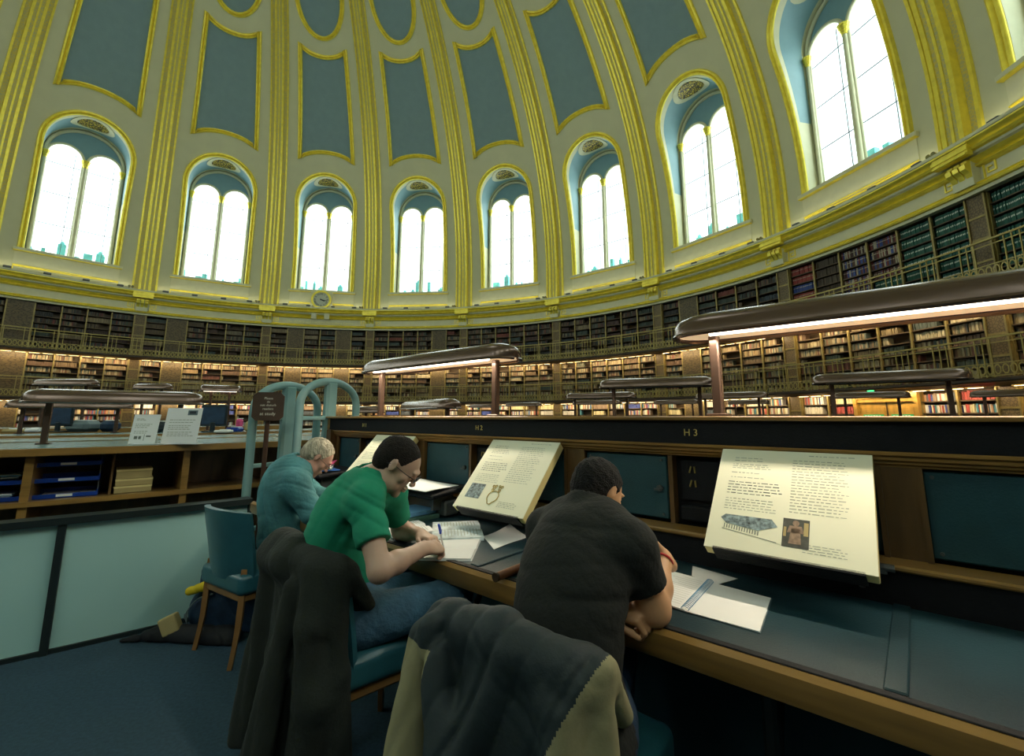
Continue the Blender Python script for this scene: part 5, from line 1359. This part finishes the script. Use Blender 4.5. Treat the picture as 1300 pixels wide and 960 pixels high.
# ============================================================ CHAIRS
def make_chair(loc,ang,label,first=[None]):
    """seat faces local +y"""
    if first[0] is None:
        r=thing('reading_chair',loc,None,'chair','teal leather reading chairs at the long desk',rz=0); r['_local']=1
        s=SDF((-.28,-.28,.30),(.28,.28,.54),.008); s.rbox((0,0,.420),(.235,.225,.058),((1,0,0),(0,1,0),(0,0,1)),.035,.01); s.ell((0,0,.472),(.21,.20,.018),None,.03)
        V,Q=s.mesh(); mb=MB(); mb.add([Vector(v) for v in V],[tuple(int(i) for i in q) for q in Q]); mk('seat',mb,M['seat'],r,smooth=True)
        mb=MB(); v=[];f=[]; na,nh=16,10
        for side in(0,1):
            for i in range(na+1):
                for k in range(nh+1):
                    a=-.62+1.24*i/na; z=.435+.375*k/nh; rr=.40+ (.022 if side else -.022)*(1-.25*(abs(k/nh-.5)*2)**4)*(1-.3*(abs(i/na-.5)*2)**6)
                    rk=-.02-.07*((z-.42)/.40)**1.3; v.append(Vector((rr*sin(a)*(.98+.10*k/nh),.205-rr*cos(a)+rk,z+ .012*(1-(abs(i/na-.5)*2)**2)*(k/nh))))
        m_=(na+1)*(nh+1)
        for i in range(na):
            for k in range(nh):
                a=i*(nh+1)+k; b=a+nh+1; f+=[(a,b,b+1,a+1),(m_+a,m_+a+1,m_+b+1,m_+b)]
        for i in range(na):
            for k in(0,nh): a=i*(nh+1)+k;b=a+nh+1; f.append((a,m_+a,m_+b,b))
        for k in range(nh):
            for i in(0,na): a=i*(nh+1)+k; f.append((a,a+1,m_+a+1,m_+a))
        mb.add(v,f); mb.fix=True; mk('backrest',mb,M['seat'],r,smooth=True,auto=60)
        for sx in(-1,1):
            mb=MB(); mb.tube(smoothpts([(sx*.195,-.185,.50),(sx*.20,-.19,.36),(sx*.20,-.198,.18),(sx*.203,-.225,.0)],3),[.021]*6+[.019,.017,.016,.016],4,flat=1.0); mk('leg',mb,M['chairw'],r)
            mb=MB(); mb.tube([(sx*.20,.19,.36),(sx*.20,.20,0)],[.022,.015],4); mk('leg',mb,M['chairw'],r)
        mb=MB(); mb.box((0,0,.345),(.42,.40,.045),bev=.01); mk('seat_frame',mb,M['chairw'],r)
        first[0]=r; c=r
    else: c=fast_copy(first[0],kidmap())
    c.location=loc; c.rotation_euler.z=ang-PI/2; tag(c,label,None); return c
def dirang(azdeg): return rad(90-azdeg)
make_chair((-1.57,3.02,0),dirang(33),'teal leather chair with raked oak legs, empty-backed, leftmost, under the elderly man')
make_chair((-.62,2.10,0),dirang(47),'teal leather chair under the man in green, its back hidden by the olive coat')
make_chair((.155,1.455,0),dirang(38),'teal leather chair under the man in black, its back covered by the grey coat')
# ============================================================ MAN IN GREEN
man=thing('person',(-.64,2.03,0),'seated man in green t-shirt, jeans and glasses, writing in an exercise book','person')
h=.0044; s=SDF((-1.00,1.62,-.01),(.08,2.56,1.30),h)
pel=V3(-.66,2.03,.57); nk=V3(-.60,2.03,1.075); hc=V3(-.497,2.02,1.150)
spine=[V3(-.70,2.04,.57),V3(-.735,2.04,.70),V3(-.735,2.04,.84),V3(-.695,2.035,.97),V3(-.625,2.03,1.06)]
wid=[.155,.145,.160,.170,.12]; dep=[.115,.105,.115,.105,.07]
side=nz((.08,-1,0)) # his right side (to camera)
fw=nz((1,.08,0))
def torso(s,sp,wid,dep,side,k=.05,inf=0):
    for i,p in enumerate(sp):
        a=sp[max(0,i-1)];b=sp[min(len(sp)-1,i+1)]; up=nz(b-a); sd=nz(side-up*(side@up)); f_=np.cross(up,sd)
        s.ell(p,(wid[i]+inf,dep[i]+inf,.10+inf),(sd,f_,up),k)
    for i in range(len(sp)-1):
        m=(sp[i]+sp[i+1])/2; a=sp[i];b=sp[i+1]; up=nz(b-a); sd=nz(side-up*(side@up)); f_=np.cross(up,sd); s.ell(m,((wid[i]+wid[i+1])/2+inf,(dep[i]+dep[i+1])/2+inf,.09+inf),(sd,f_,up),k)
def L2(a,b,t): return a+(b-a)*t
torso(s,spine,wid,dep,side)
shR=V3(-.575,1.865,1.02); elR=V3(-.475,1.755,.805); wrR=V3(-.355,1.975,.822)
shL=V3(-.56,2.20,1.00); elL=V3(-.545,2.36,.80); wrL=V3(-.425,2.235,.815)
for a,b,c_ in((shR,elR,wrR),(shL,elL,wrL)):
    s.cap(L2(nk,a,.55),a,.055,.055,.05); s.cap(a,b,.052,.040,.03); s.cap(b,L2(b,c_,.35),.041,.040,.02); s.cap(L2(b,c_,.35),c_,.040,.026,.02)
s.cap(nk-V3(.02,0,.02),hc+V3(-.02,0,-.03),.062,.058,.03)
hf=nz((.78,-.02,-.62)); hu=nz((.62,0,.78))
Lh=add_head(s,hc,hf,hu,1.0)
# legs
for hip,kn,an,fo in((V3(-.62,1.93,.555),V3(-.265,2.06,.60),V3(-.20,1.98,.10),V3(-.05,2.02,.045)),(V3(-.62,2.13,.555),V3(-.25,2.30,.585),V3(-.28,2.34,.10),V3(-.14,2.42,.045))):
    s.cap(hip,kn,.085,.062,.05); s.cap(kn,L2(kn,an,.4),.060,.055,.03); s.cap(L2(kn,an,.4),an,.054,.040,.03); s.cap(an,fo,.040,.036,.02)
# hands: right holds the pen, left steadies the page
pdir=nz((.55,.80,-.12)); add_hand(s,wrR,pdir,nz((.25,-.35,.90)),-1,.85,.98,.20,grip=1)
add_hand(s,wrL,nz((.78,-.60,-.12)),nz((.1,.1,1)),1,.50,.95,.26)
sdf_obj('body',s,M['skin'],man,1); h=.0055
# t-shirt
s=SDF((-1.02,1.55,.52),(-.25,2.55,1.20),h); torso(s,spine,wid,dep,side,.05,.012)
for a,b in((shR,elR),(shL,elL)):
    e=L2(a,b,.62); s.cap(L2(nk,a,.55),a,.066,.070,.05); s.cap(a,e,.070,.062,.03)
s.disp(folds((.45,.15,.9),34,.0075,3,1)); s.disp(folds((.9,.2,-.4),30,.006,3,4))
for a,b in((shR,elR),(shL,elL)): e=L2(a,b,.62); d=nz(b-a); s.cut(e,d,e-.10,e+.10)
s.cap(nk+V3(-.02,0,.02),nk+V3(.05,0,.12),.064,.085,.0,True)
s.cut(V3(-.70,2,.60),(.25,0,-1))
sdf_obj('green_t_shirt',s,M['green'],man)
s=SDF((-.98,1.75,0),(.05,2.55,.75),.0065)
s.ell((-.68,2.03,.57),(.155,.195,.13),None,.05)
for hip,kn,an in((V3(-.62,1.93,.555),V3(-.265,2.06,.60),V3(-.20,1.98,.12)),(V3(-.62,2.13,.555),V3(-.25,2.30,.585),V3(-.28,2.34,.12))):
    s.cap(hip,kn,.098,.074,.06); s.cap(kn,an,.073,.060,.03)
s.disp(folds((.8,.1,.5),55,.004,10,2))
s.cut(V3(-.7,2,.665),(-.2,0,1))
sdf_obj('jeans',s,M['jeans'],man)
s=SDF((-.70,1.86,.98),(-.32,2.18,1.32),.0035); add_hair(s,hc,hf,hu,1.0,.064,-.060,.0030,.0010); sdf_obj('short_dark_hair',s,M['hairb'],man)
def glasses(L,f,r,man,m='mon'):
    mb=MB(); u_=np.cross(r,f)
    for x in(-1,1):
        ps=[Vector(L(x*.031+.021*cos(2*PI*i/18),.112,.008+.015*sin(2*PI*i/18))) for i in range(18)]; mb.tube(ps,.0016,5,closed=True,up=tuple(f))
        mb.tube([Vector(L(x*.052,.110,.012)),Vector(L(x*.074,.07,.012)),Vector(L(x*.079,.0,.012)),Vector(L(x*.078,-.02,.0))],.0016,5)
    mb.tube([Vector(L(-.010,.113,.012)),Vector(L(.010,.113,.012))],.0016,5); g=mk('glasses',mb,M[m],man)
def footwear(man,feet,m):
    for an,fo in feet:
        s=SDF(np.minimum(an,fo)-.12,np.maximum(an,fo)+.14,.008); d=nz((fo-an)*V3(1,1,0)); s.cap(V3(an[0],an[1],.05)-d*.03,V3(fo[0],fo[1],.045)+d*.05,.048,.042,.02); s.cap(an,V3(an[0],an[1],.06),.048,.048,.02); s.cut(V3(0,0,.002),(0,0,-1)); s.cut(V3(0,0,.12),(0,0,1)); sdf_obj('shoe',s,m,man,1)
f_,u_,r_=headframe(hf,hu); glasses(Lh,f_,r_,man)
footwear(man,[(V3(-.20,1.98,.10),V3(-.05,2.02,.045)),(V3(-.28,2.34,.10),V3(-.14,2.42,.045))],M['walnut'])
# pen in the right hand
pt=Vector(wrR+pdir*.095+V3(.0,0,-.02)); tip=pt+Vector((.018,.02,-.025)); top=pt+Vector((-.012,-.005,.115))
pr_=[o for o in COL.objects if o.name.startswith('ballpoint_pen')][0]; pr_.location=tip
mb=MB(); d_=(top-tip).normalized(); mb.tube([tip,tip+d_*.012,tip+d_*.10],[.0008,.0035,.0038],8); mk('barrel',mb,M['white'],pr_,smooth=True,auto=40)
mb=MB(); mb.tube([tip+d_*.098,tip+d_*.14],[.0048,.0045],8); mb.tube([tip+d_*.137+Vector((.006,0,0)),tip+d_*.105+Vector((.007,0,0))],.0014,5); mk('blue_cap',mb,M['pen'],pr_,smooth=True,auto=40)
# ============================================================ MAN IN BLACK
man=thing('person',(.16,1.42,0),'seated man seen from behind in a black polo shirt, dark hair, elbow on the desk','person')
h=.0045; s=SDF((-.14,1.10,-.01),(.68,2.08,1.26),h)
pel=V3(.15,1.35,.565); nk=V3(.245,1.60,1.035); hc=V3(.300,1.675,1.092)
fwd=V3(Nn.x,Nn.y,0); side=-V3(U.x,U.y,0)   # his right
spine=[V3(.148,1.36,.56),V3(.147,1.37,.69),V3(.157,1.40,.82),V3(.20,1.475,.93),V3(.24,1.57,1.00)]
wid=[.142,.130,.144,.156,.120]; dep=[.112,.102,.106,.097,.070]
torso(s,spine,wid,dep,side)
shR=V3(.345,1.42,.975); elR=V3(.415,1.435,.80); wrR=V3(.495,1.595,.897)
shL=V3(.125,1.70,.955); elL=V3(.14,1.87,.80); wrL=V3(.295,1.475,.80)
s.cap(L2(nk,shR,.5),shR,.06,.06,.05); s.cap(L2(nk,shL,.5),shL,.06,.055,.05)
for a,b,c_ in((shR,elR,wrR),(shL,elL,wrL)):
    s.cap(a,b,.054,.043,.03); s.cap(b,L2(b,c_,.4),.043,.041,.02); s.cap(L2(b,c_,.4),c_,.041,.027,.02)
s.cap(nk-V3(.01,.02,.03),hc+V3(0,.0,-.03),.064,.060,.03)
hf=nz(fwd*.80+V3(.26,-.16,-.50)); hu=nz(V3(.30,.22,.85))
Lh=add_head(s,hc,hf,hu,.93)
for hip,kn,an,fo in((V3(.19,1.33,.55),V3(.35,1.72,.56),V3(.30,1.62,.10),V3(.38,1.74,.045)),(V3(.06,1.44,.55),V3(.20,1.84,.56),V3(.18,1.80,.10),V3(.24,1.92,.045))):
    s.cap(hip,kn,.088,.062,.05); s.cap(kn,L2(kn,an,.4),.06,.055,.03); s.cap(L2(kn,an,.4),an,.054,.04,.03); s.cap(an,fo,.04,.036,.02)
add_hand(s,wrR,nz((-.55,.15,.55)),nz((.55,.55,.55)),1,.75,.98,.06)
add_hand(s,wrL,nz((.80,-.50,-.12)),nz((.10,-.45,.88)),1,1.15,1.05,.10,grip=.6)
sdf_obj('body',s,M['skinm'],man,1); h=.0055
s=SDF((-.38,1.05,.46),(.75,2.15,1.16),h); torso(s,spine,wid,dep,side,.05,.016)
s.ell((.13,1.33,.55),(.19,.17,.12),None,.05)
s.cap(L2(nk,shR,.5),shR,.072,.074,.05); s.cap(L2(nk,shL,.5),shL,.072,.070,.05)
for a,b,q in((shR,elR,.66),(shL,elL,.8)):
    e=L2(a,b,q); s.cap(a,e,.072,.062,.03)
s.cap(nk+V3(-.015,-.025,-.01),nk+V3(.006,.005,.028),.076,.068,.01)      # collar
s.disp(folds((.75,.35,.45),24,.0055,3.5,3)); s.disp(folds((-.3,.4,.9),30,.0035,4,5))
for a,b,q in((shR,elR,.66),(shL,elL,.8)): e=L2(a,b,q); s.cut(e,nz(b-a),e-.11,e+.11)
s.cap(nk+V3(.004,.008,.0),nk+V3(.035,.05,.13),.066,.080,.0,True)
sdf_obj('black_polo_shirt',s,M['blackc'],man)
s=SDF((-.15,1.12,0),(.75,2.05,.72),.0065); s.ell((.14,1.36,.56),(.19,.19,.13),None,.05)
for hip,kn,an in((V3(.19,1.33,.55),V3(.35,1.72,.56),V3(.30,1.62,.12)),(V3(.06,1.44,.55),V3(.20,1.84,.56),V3(.18,1.80,.12))):
    s.cap(hip,kn,.10,.074,.06); s.cap(kn,an,.073,.06,.03)
s.disp(folds((.6,.6,.5),55,.004,10,2)); sdf_obj('dark_trousers',s,M['navy'],man)
s=SDF((.10,1.45,.95),(.52,1.88,1.30),.0035); add_hair(s,hc,hf,hu,.93,.095,-.052,.008,.0016); sdf_obj('black_hair',s,M['hairk'],man)
footwear(man,[(V3(.30,1.62,.10),V3(.38,1.74,.045)),(V3(.18,1.80,.10),V3(.24,1.92,.045))],M['walnut'])
mb=MB(); X,Y_,D_=frame(Vector(wrR-elR)); c0=Vector(L2(elR,wrR,.90)); mb.tube([c0+X*(.034*cos(2*PI*i/16))+Y_*(.034*sin(2*PI*i/16)) for i in range(16)],.0035,6,closed=True,up=tuple(D_)); mk('red_bracelet',mb,M['red'],man)
# ============================================================ ELDERLY MAN
man=thing('person',(-1.5,2.88,0),'elderly grey-haired man in a washed denim shirt bent low over the far desk end','person')
h=.0065; s=SDF((-1.95,2.45,-.01),(-.75,3.75,1.27),h)
pel=V3(-1.50,2.87,.565); nk=V3(-1.335,2.955,1.035); hc=V3(-1.242,2.985,1.100)
fwd=nz((.80,.55,0)); side=nz((.55,-.80,0))
spine=[V3(-1.37,3.02,.56),V3(-1.40,2.99,.69),V3(-1.415,2.96,.83),V3(-1.405,2.945,.945),V3(-1.365,2.945,1.01)]
wid=[.155,.150,.160,.165,.125]; dep=[.13,.125,.12,.11,.08]
torso(s,spine,wid,dep,side)
shR=V3(-1.285,2.80,.965); elR=V3(-1.165,2.80,.80); wrR=V3(-1.03,2.99,.815)
shL=V3(-1.475,3.11,.97); elL=V3(-1.33,3.27,.81); wrL=V3(-1.12,3.22,.815)
for a,b,c_ in((shR,elR,wrR),(shL,elL,wrL)):
    s.cap(L2(nk,a,.5),a,.058,.055,.05); s.cap(a,b,.052,.042,.03); s.cap(b,L2(b,c_,.35),.042,.040,.02); s.cap(L2(b,c_,.35),c_,.040,.027,.02)
s.cap(nk-V3(.02,.01,.03),hc+V3(-.01,0,-.03),.066,.060,.03)
hf=nz((.62,.22,-.66)); hu=nz((.62,.25,.68)); Lh=add_head(s,hc,hf,hu,.96)
for hip,kn,an,fo in((V3(-1.31,2.93,.55),V3(-1.10,3.03,.57),V3(-1.08,3.0,.10),V3(-.96,3.08,.045)),(V3(-1.42,3.11,.55),V3(-1.23,3.25,.57),V3(-1.2,3.25,.10),V3(-1.08,3.33,.045))):
    s.cap(hip,kn,.088,.064,.05); s.cap(kn,an,.062,.04,.03); s.cap(an,fo,.04,.036,.02)
add_hand(s,wrR,nz((.75,.55,-.15)),(0,0,1),-1,.6,1.0,.1); add_hand(s,wrL,nz((.85,.30,-.15)),(0,0,1),1,.6,1.0,.1)
sdf_obj('body',s,M['skinr'],man)
s=SDF((-1.95,2.45,.46),(-.85,3.55,1.14),.0058); torso(s,spine,wid,dep,side,.05,.018); s.ell((-1.38,3.01,.60),(.175,.175,.13),None,.06)
for a,b,c_ in((shR,elR,wrR),(shL,elL,wrL)):
    s.cap(L2(nk,a,.5),a,.075,.075,.06); s.cap(a,b,.076,.064,.03); s.cap(b,L2(b,c_,.8),.060,.044,.02)
s.cap(nk+V3(-.02,-.01,.0),nk+V3(.02,.01,.035),.080,.070,.008)
s.disp(folds((.6,-.3,.25),40,.010,4,2)); s.disp(folds((.1,.5,.9),46,.006,4,5))
s.cap(nk+V3(.01,.0,.01),nk+V3(.07,.03,.12),.068,.080,.0,True)
sdf_obj('denim_shirt',s,M['denimsh'],man)
s=SDF((-1.78,2.6,0),(-.85,3.5,.73),.008); s.ell((-1.37,3.02,.56),(.18,.18,.12),None,.05)
for hip,kn,an in((V3(-1.31,2.93,.55),V3(-1.10,3.03,.57),V3(-1.08,3.0,.12)),(V3(-1.42,3.11,.55),V3(-1.23,3.25,.57),V3(-1.2,3.25,.12))):
    s.cap(hip,kn,.10,.076,.06); s.cap(kn,an,.074,.06,.03)
sdf_obj('dark_trousers',s,M['navy'],man)
s=SDF((-1.45,2.80,.93),(-1.05,3.18,1.28),.004); add_hair(s,hc,hf,hu,.96,.070,-.062,.007,.0022); sdf_obj('grey_hair',s,M['hairg'],man)
footwear(man,[(V3(-1.08,3.0,.10),V3(-.96,3.08,.045)),(V3(-1.2,3.25,.10),V3(-1.08,3.33,.045))],M['walnut'])
f_,u_,r_=headframe(hf,hu); glasses(Lh,f_,r_,man,'bezel')
# ============================================================ COATS
def drape(s,C,ang,zt,zb,flare,rr,strips,out=.10,front=.16):
    """cloth hung over a chair back: vertical runs over the outer side, a roll on top and a short inner flap"""
    f=V3(cos(ang),sin(ang),0); l=V3(sin(ang),-cos(ang),0); U3=V3(0,0,1)   # l points to the sitter's right
    for i in range(strips):
        t=-1+2*i/(strips-1); x=.222*t; yb=.205-math.sqrt(.40**2-x*x)-.09; yb0=yb+.06
        top=C+l*x+f*yb+U3*(zt-.012*t*t); mid=C+l*(x*1.06)+f*(yb0-.075)+U3*.45; ph=sin(i*2.1)*.016
        low=C+l*(x*flare+ .02*sin(i*1.7))+f*(yb0-out-ph*2)+U3*zb
        s.cap(top-f*.012,mid-f*ph,rr,rr+.006,.04); s.cap(mid-f*ph,low,rr+.006,rr+.020,.03)
        s.cap(top,top+f*.03-U3*.02,rr*.9,rr*.9,.04); s.cap(top+f*.03-U3*.02,C+l*x+f*(yb0+.055)+U3*(zt-front),rr*.8,rr*.7,.02)
    return f,l
# olive coat over the back of the middle chair
C0=V3(-.62,2.10,0); AN=dirang(47)
s=SDF((-1.42,1.35,.02),(-.40,2.46,.97),.008)
f_,l_=drape(s,C0,AN,.81,.14,1.0,.038,12,.07)
Bk=C0-f_*.285
s.cap(Bk-l_*.22+V3(0,0,.835),Bk-l_*.02+V3(-.01,0,.845),.045,.034,.05); s.cap(Bk-l_*.24-f_*.04+V3(0,0,.78),Bk-l_*.02-f_*.06+V3(0,0,.79),.050,.040,.06)
s.cap(Bk-l_*.21-f_*.03+V3(0,0,.74),Bk-l_*.19-f_*.09+V3(0,0,.14),.045,.060,.04)
s.cap(Bk+l_*.16+V3(0,0,.785),Bk+l_*.20-f_*.02+V3(0,0,.62),.038,.042,.04); s.cap(Bk+l_*.20-f_*.02+V3(0,0,.62),Bk+l_*.21-f_*.02+V3(.02,0,.40),.042,.060,.04); s.cap(Bk+l_*.21+V3(.02,0,.40),Bk+l_*.19-f_*.03+V3(0,0,.16),.060,.05,.04)
s.cap(Bk+l_*.10-f_*.06+V3(0,0,.74),Bk+l_*.12-f_*.14+V3(0,0,.20),.025,.055,.02)
s.disp(folds((.62,-.76,.22),44,.010,2.2,1)); s.disp(folds((.5,-.5,.6),38,.004,3,3))
s.cut(V3(0,0,.12),(0,0,-1))
o=sdf_obj('coat',s,M['olive']); tag(o,'dark olive hooded coat draped over the back of the middle chair','coat')
# dark coat with khaki panels over the near chair
C0=V3(.155,1.455,0); AN=dirang(38)
s=SDF((-.45,.85,.08),(.50,1.62,.92),.0055)
f_,l_=drape(s,C0,AN,.80,.14,1.05,.034,12,.12)
Bk=C0-f_*.285
s.cap(Bk-l_*.22+V3(0,0,.805),Bk+V3(0,0,.825),.033,.033,.06); s.cap(Bk+V3(0,0,.825),Bk+l_*.19+V3(0,0,.775),.033,.028,.06)
s.cap(Bk-l_*.20-f_*.05+V3(0,0,.80),Bk-l_*.03-f_*.12+V3(0,0,.40),.035,.05,.025)
s.cap(Bk+l_*.04-f_*.03+V3(0,0,.80),Bk-l_*.10-f_*.10+V3(0,0,.50),.030,.045,.05)
s.cap(Bk-l_*.25-f_*.03+V3(0,0,.76),Bk-l_*.33-f_*.06+V3(0,0,.15),.040,.085,.03); s.cap(Bk+l_*.17-f_*.03+V3(0,0,.72),Bk+l_*.19-f_*.05+V3(0,0,.15),.034,.060,.05)
s.disp(folds((-.62,.72,.35),34,.009,2.2,4)); s.disp(folds((.5,-.4,.7),36,.004,3,1))
s.cut(V3(0,0,.13),(0,0,-1))
def kh(c):
    l=(c-Bk)@l_; z=c[:,2]; return ((l<-.165-.12*(.8-z))&(z<.765))|(l>.14+.5*(z-.60))
o1,o2=sdf_obj('coat',s,None,None,2,split=[('shell',M['greyc'],lambda c:~kh(c)),('khaki_panel',M['beige'],kh)])
t=thing('coat',(-.015,1.2,.15),'dark teal-grey jacket with khaki side panels hung over the nearest chair','coat')
for o in(o1,o2): l=o.location.copy(); o.parent=t; o.location=l-t.location
# ============================================================ BAG ON THE FLOOR
c0=V3(-1.80,3.22,0); bg_=thing('travel_bag',tuple(c0),'navy travel bag with straps and a yellow strip, on the carpet behind the teal chair','bag')
s=SDF((-2.25,2.95,0),(-1.40,3.55,.40),.009); s.rbox((-1.78,3.22,.135),(.24,.12,.125),(nz((.95,-.20,0)),nz((.20,.95,0)),up),.08,.04); s.ell((-1.99,3.22,.13),(.08,.12,.12),None,.04); s.disp(folds((.7,.2,.6),38,.010,3,2)); s.cut(V3(0,0,.004),(0,0,-1))
sdf_obj('bag_body',s,M['navy'],bg_)
s=SDF((-2.2,2.9,.2),(-1.45,3.35,.45),.006); s.cap((-2.03,3.10,.265),(-1.90,3.10,.305),.024,.030,.02); s.cap((-1.90,3.10,.305),(-1.72,3.11,.345),.030,.022,.02); s.disp(folds((.6,.2,.6),70,.006,4,2)); sdf_obj('yellow_strip',s,M['yellow'],bg_)
mb=MB(); mb.tube(smoothpts([(-2.00,3.09,.05),(-2.02,3.07,.14),(-1.97,3.09,.22),(-1.88,3.10,.25)],5),.012,6,flat=.4); mk('strap',mb,M['grey'],bg_)
s=SDF((-2.6,2.85,0),(-1.6,3.35,.14),.008); s.cap((-2.36,3.02,.010),(-2.12,3.06,.045),.010,.05,.02); s.cap((-2.12,3.06,.035),(-1.70,3.02,.035),.05,.06,.03); s.disp(folds((.7,.4,.3),40,.010,3,2)); s.cut(V3(0,0,.003),(0,0,-1))
o=sdf_obj('black_jacket',s,M['blackbag']); tag(o,'crumpled black cloth spread on the carpet beside the navy bag','jacket')
s=SDF((-2.2,2.9,.01),(-1.95,3.15,.2),.005); s.rbox((-2.08,3.03,.10),(.045,.03,.05),(nz((.9,.2,.4)),nz((-.2,1,0)),nz((-.4,0,.9))),.006,.01); s.disp(folds((.7,.4,.3),90,.009,3,2)); o=sdf_obj('paper_bag',s,M['kraft']); tag(o,'small crumpled tan paper bag between the black cloth and the navy bag','paper bag')
# ------------------------------------------------------------ daylight
w=bpy.data.worlds.new('sky'); bpy.context.scene.world=w; w.use_nodes=True
bg=w.node_tree.nodes['Background']; bg.inputs[0].default_value=(.86,.97,1,1); bg.inputs[1].default_value=2.6
for j in range(20):
    l=bpy.data.lights.new('window_daylight','AREA'); l.shape='RECTANGLE'; l.size=6.4; l.size_y=11; l.energy=SKY_W; l.color=(.88,1,.93)
    o=bpy.data.objects.new('window_daylight',l); COL.objects.link(o); a=rad(bayaz(j)); R=26.5
    o.location=(CX+R*cos(a),CY+R*sin(a),14.2)
    X=Vector((-sin(a),cos(a),0)); Zd=Vector((cos(a)*.93,sin(a)*.93,.37)).normalized(); Y=Zd.cross(X)
    o.matrix_world=Matrix.Translation(o.location)@Matrix((X,Y,Zd)).transposed().to_4x4()
l=bpy.data.lights.new('oculus_daylight','AREA'); l.shape='DISK'; l.size=5.5; l.energy=OC_W; l.color=(.88,1,.96); o=bpy.data.objects.new('oculus_daylight',l); COL.objects.link(o); o.location=(CX,CY,31.6)

RC=random.Random(9)
for j in range(0,9):
    r=wallroot('wall_court_roof',bayaz(j)); r['_local']=1; struct(r)
    mb=MB(); R=22.9; mb.box(P(R,0,9.2),(.5,5.2,2.3)); mk('parapet',mb,M['court'],r); mb=MB(); y=-2.2
    while y<2.2:
        w=RC.uniform(.12,.5); hgt=RC.uniform(.15,1.0); mb.box(P(R-.2,0,10.3+hgt/2)+Vector((0,y,0)),(.25,w,hgt)); 
        if RC.random()<.5: mb.ell(P(R-.2,0,10.3+hgt)+Vector((0,y,0)),(.12,w*.35,.2))
        y+=w+RC.uniform(0,.5)
    mk('pinnacles',mb,M['court'],r)

for j in range(20):
    l=bpy.data.lights.new('uplighter_light','AREA'); l.shape='RECTANGLE'; l.size=5.4; l.size_y=.10; l.energy=UP_W; l.color=(1,.93,.60)
    o=bpy.data.objects.new('uplighter_light',l); COL.objects.link(o); a=rad(bayaz(j))
    X=Vector((-sin(a),cos(a),0)); Zd=Vector((-cos(a)*.10,-sin(a)*.10,-1)).normalized(); Y=Zd.cross(X)
    o.matrix_world=Matrix.Translation((CX+20.98*cos(a),CY+20.98*sin(a),8.99))@Matrix((X,Y,Zd)).transposed().to_4x4()
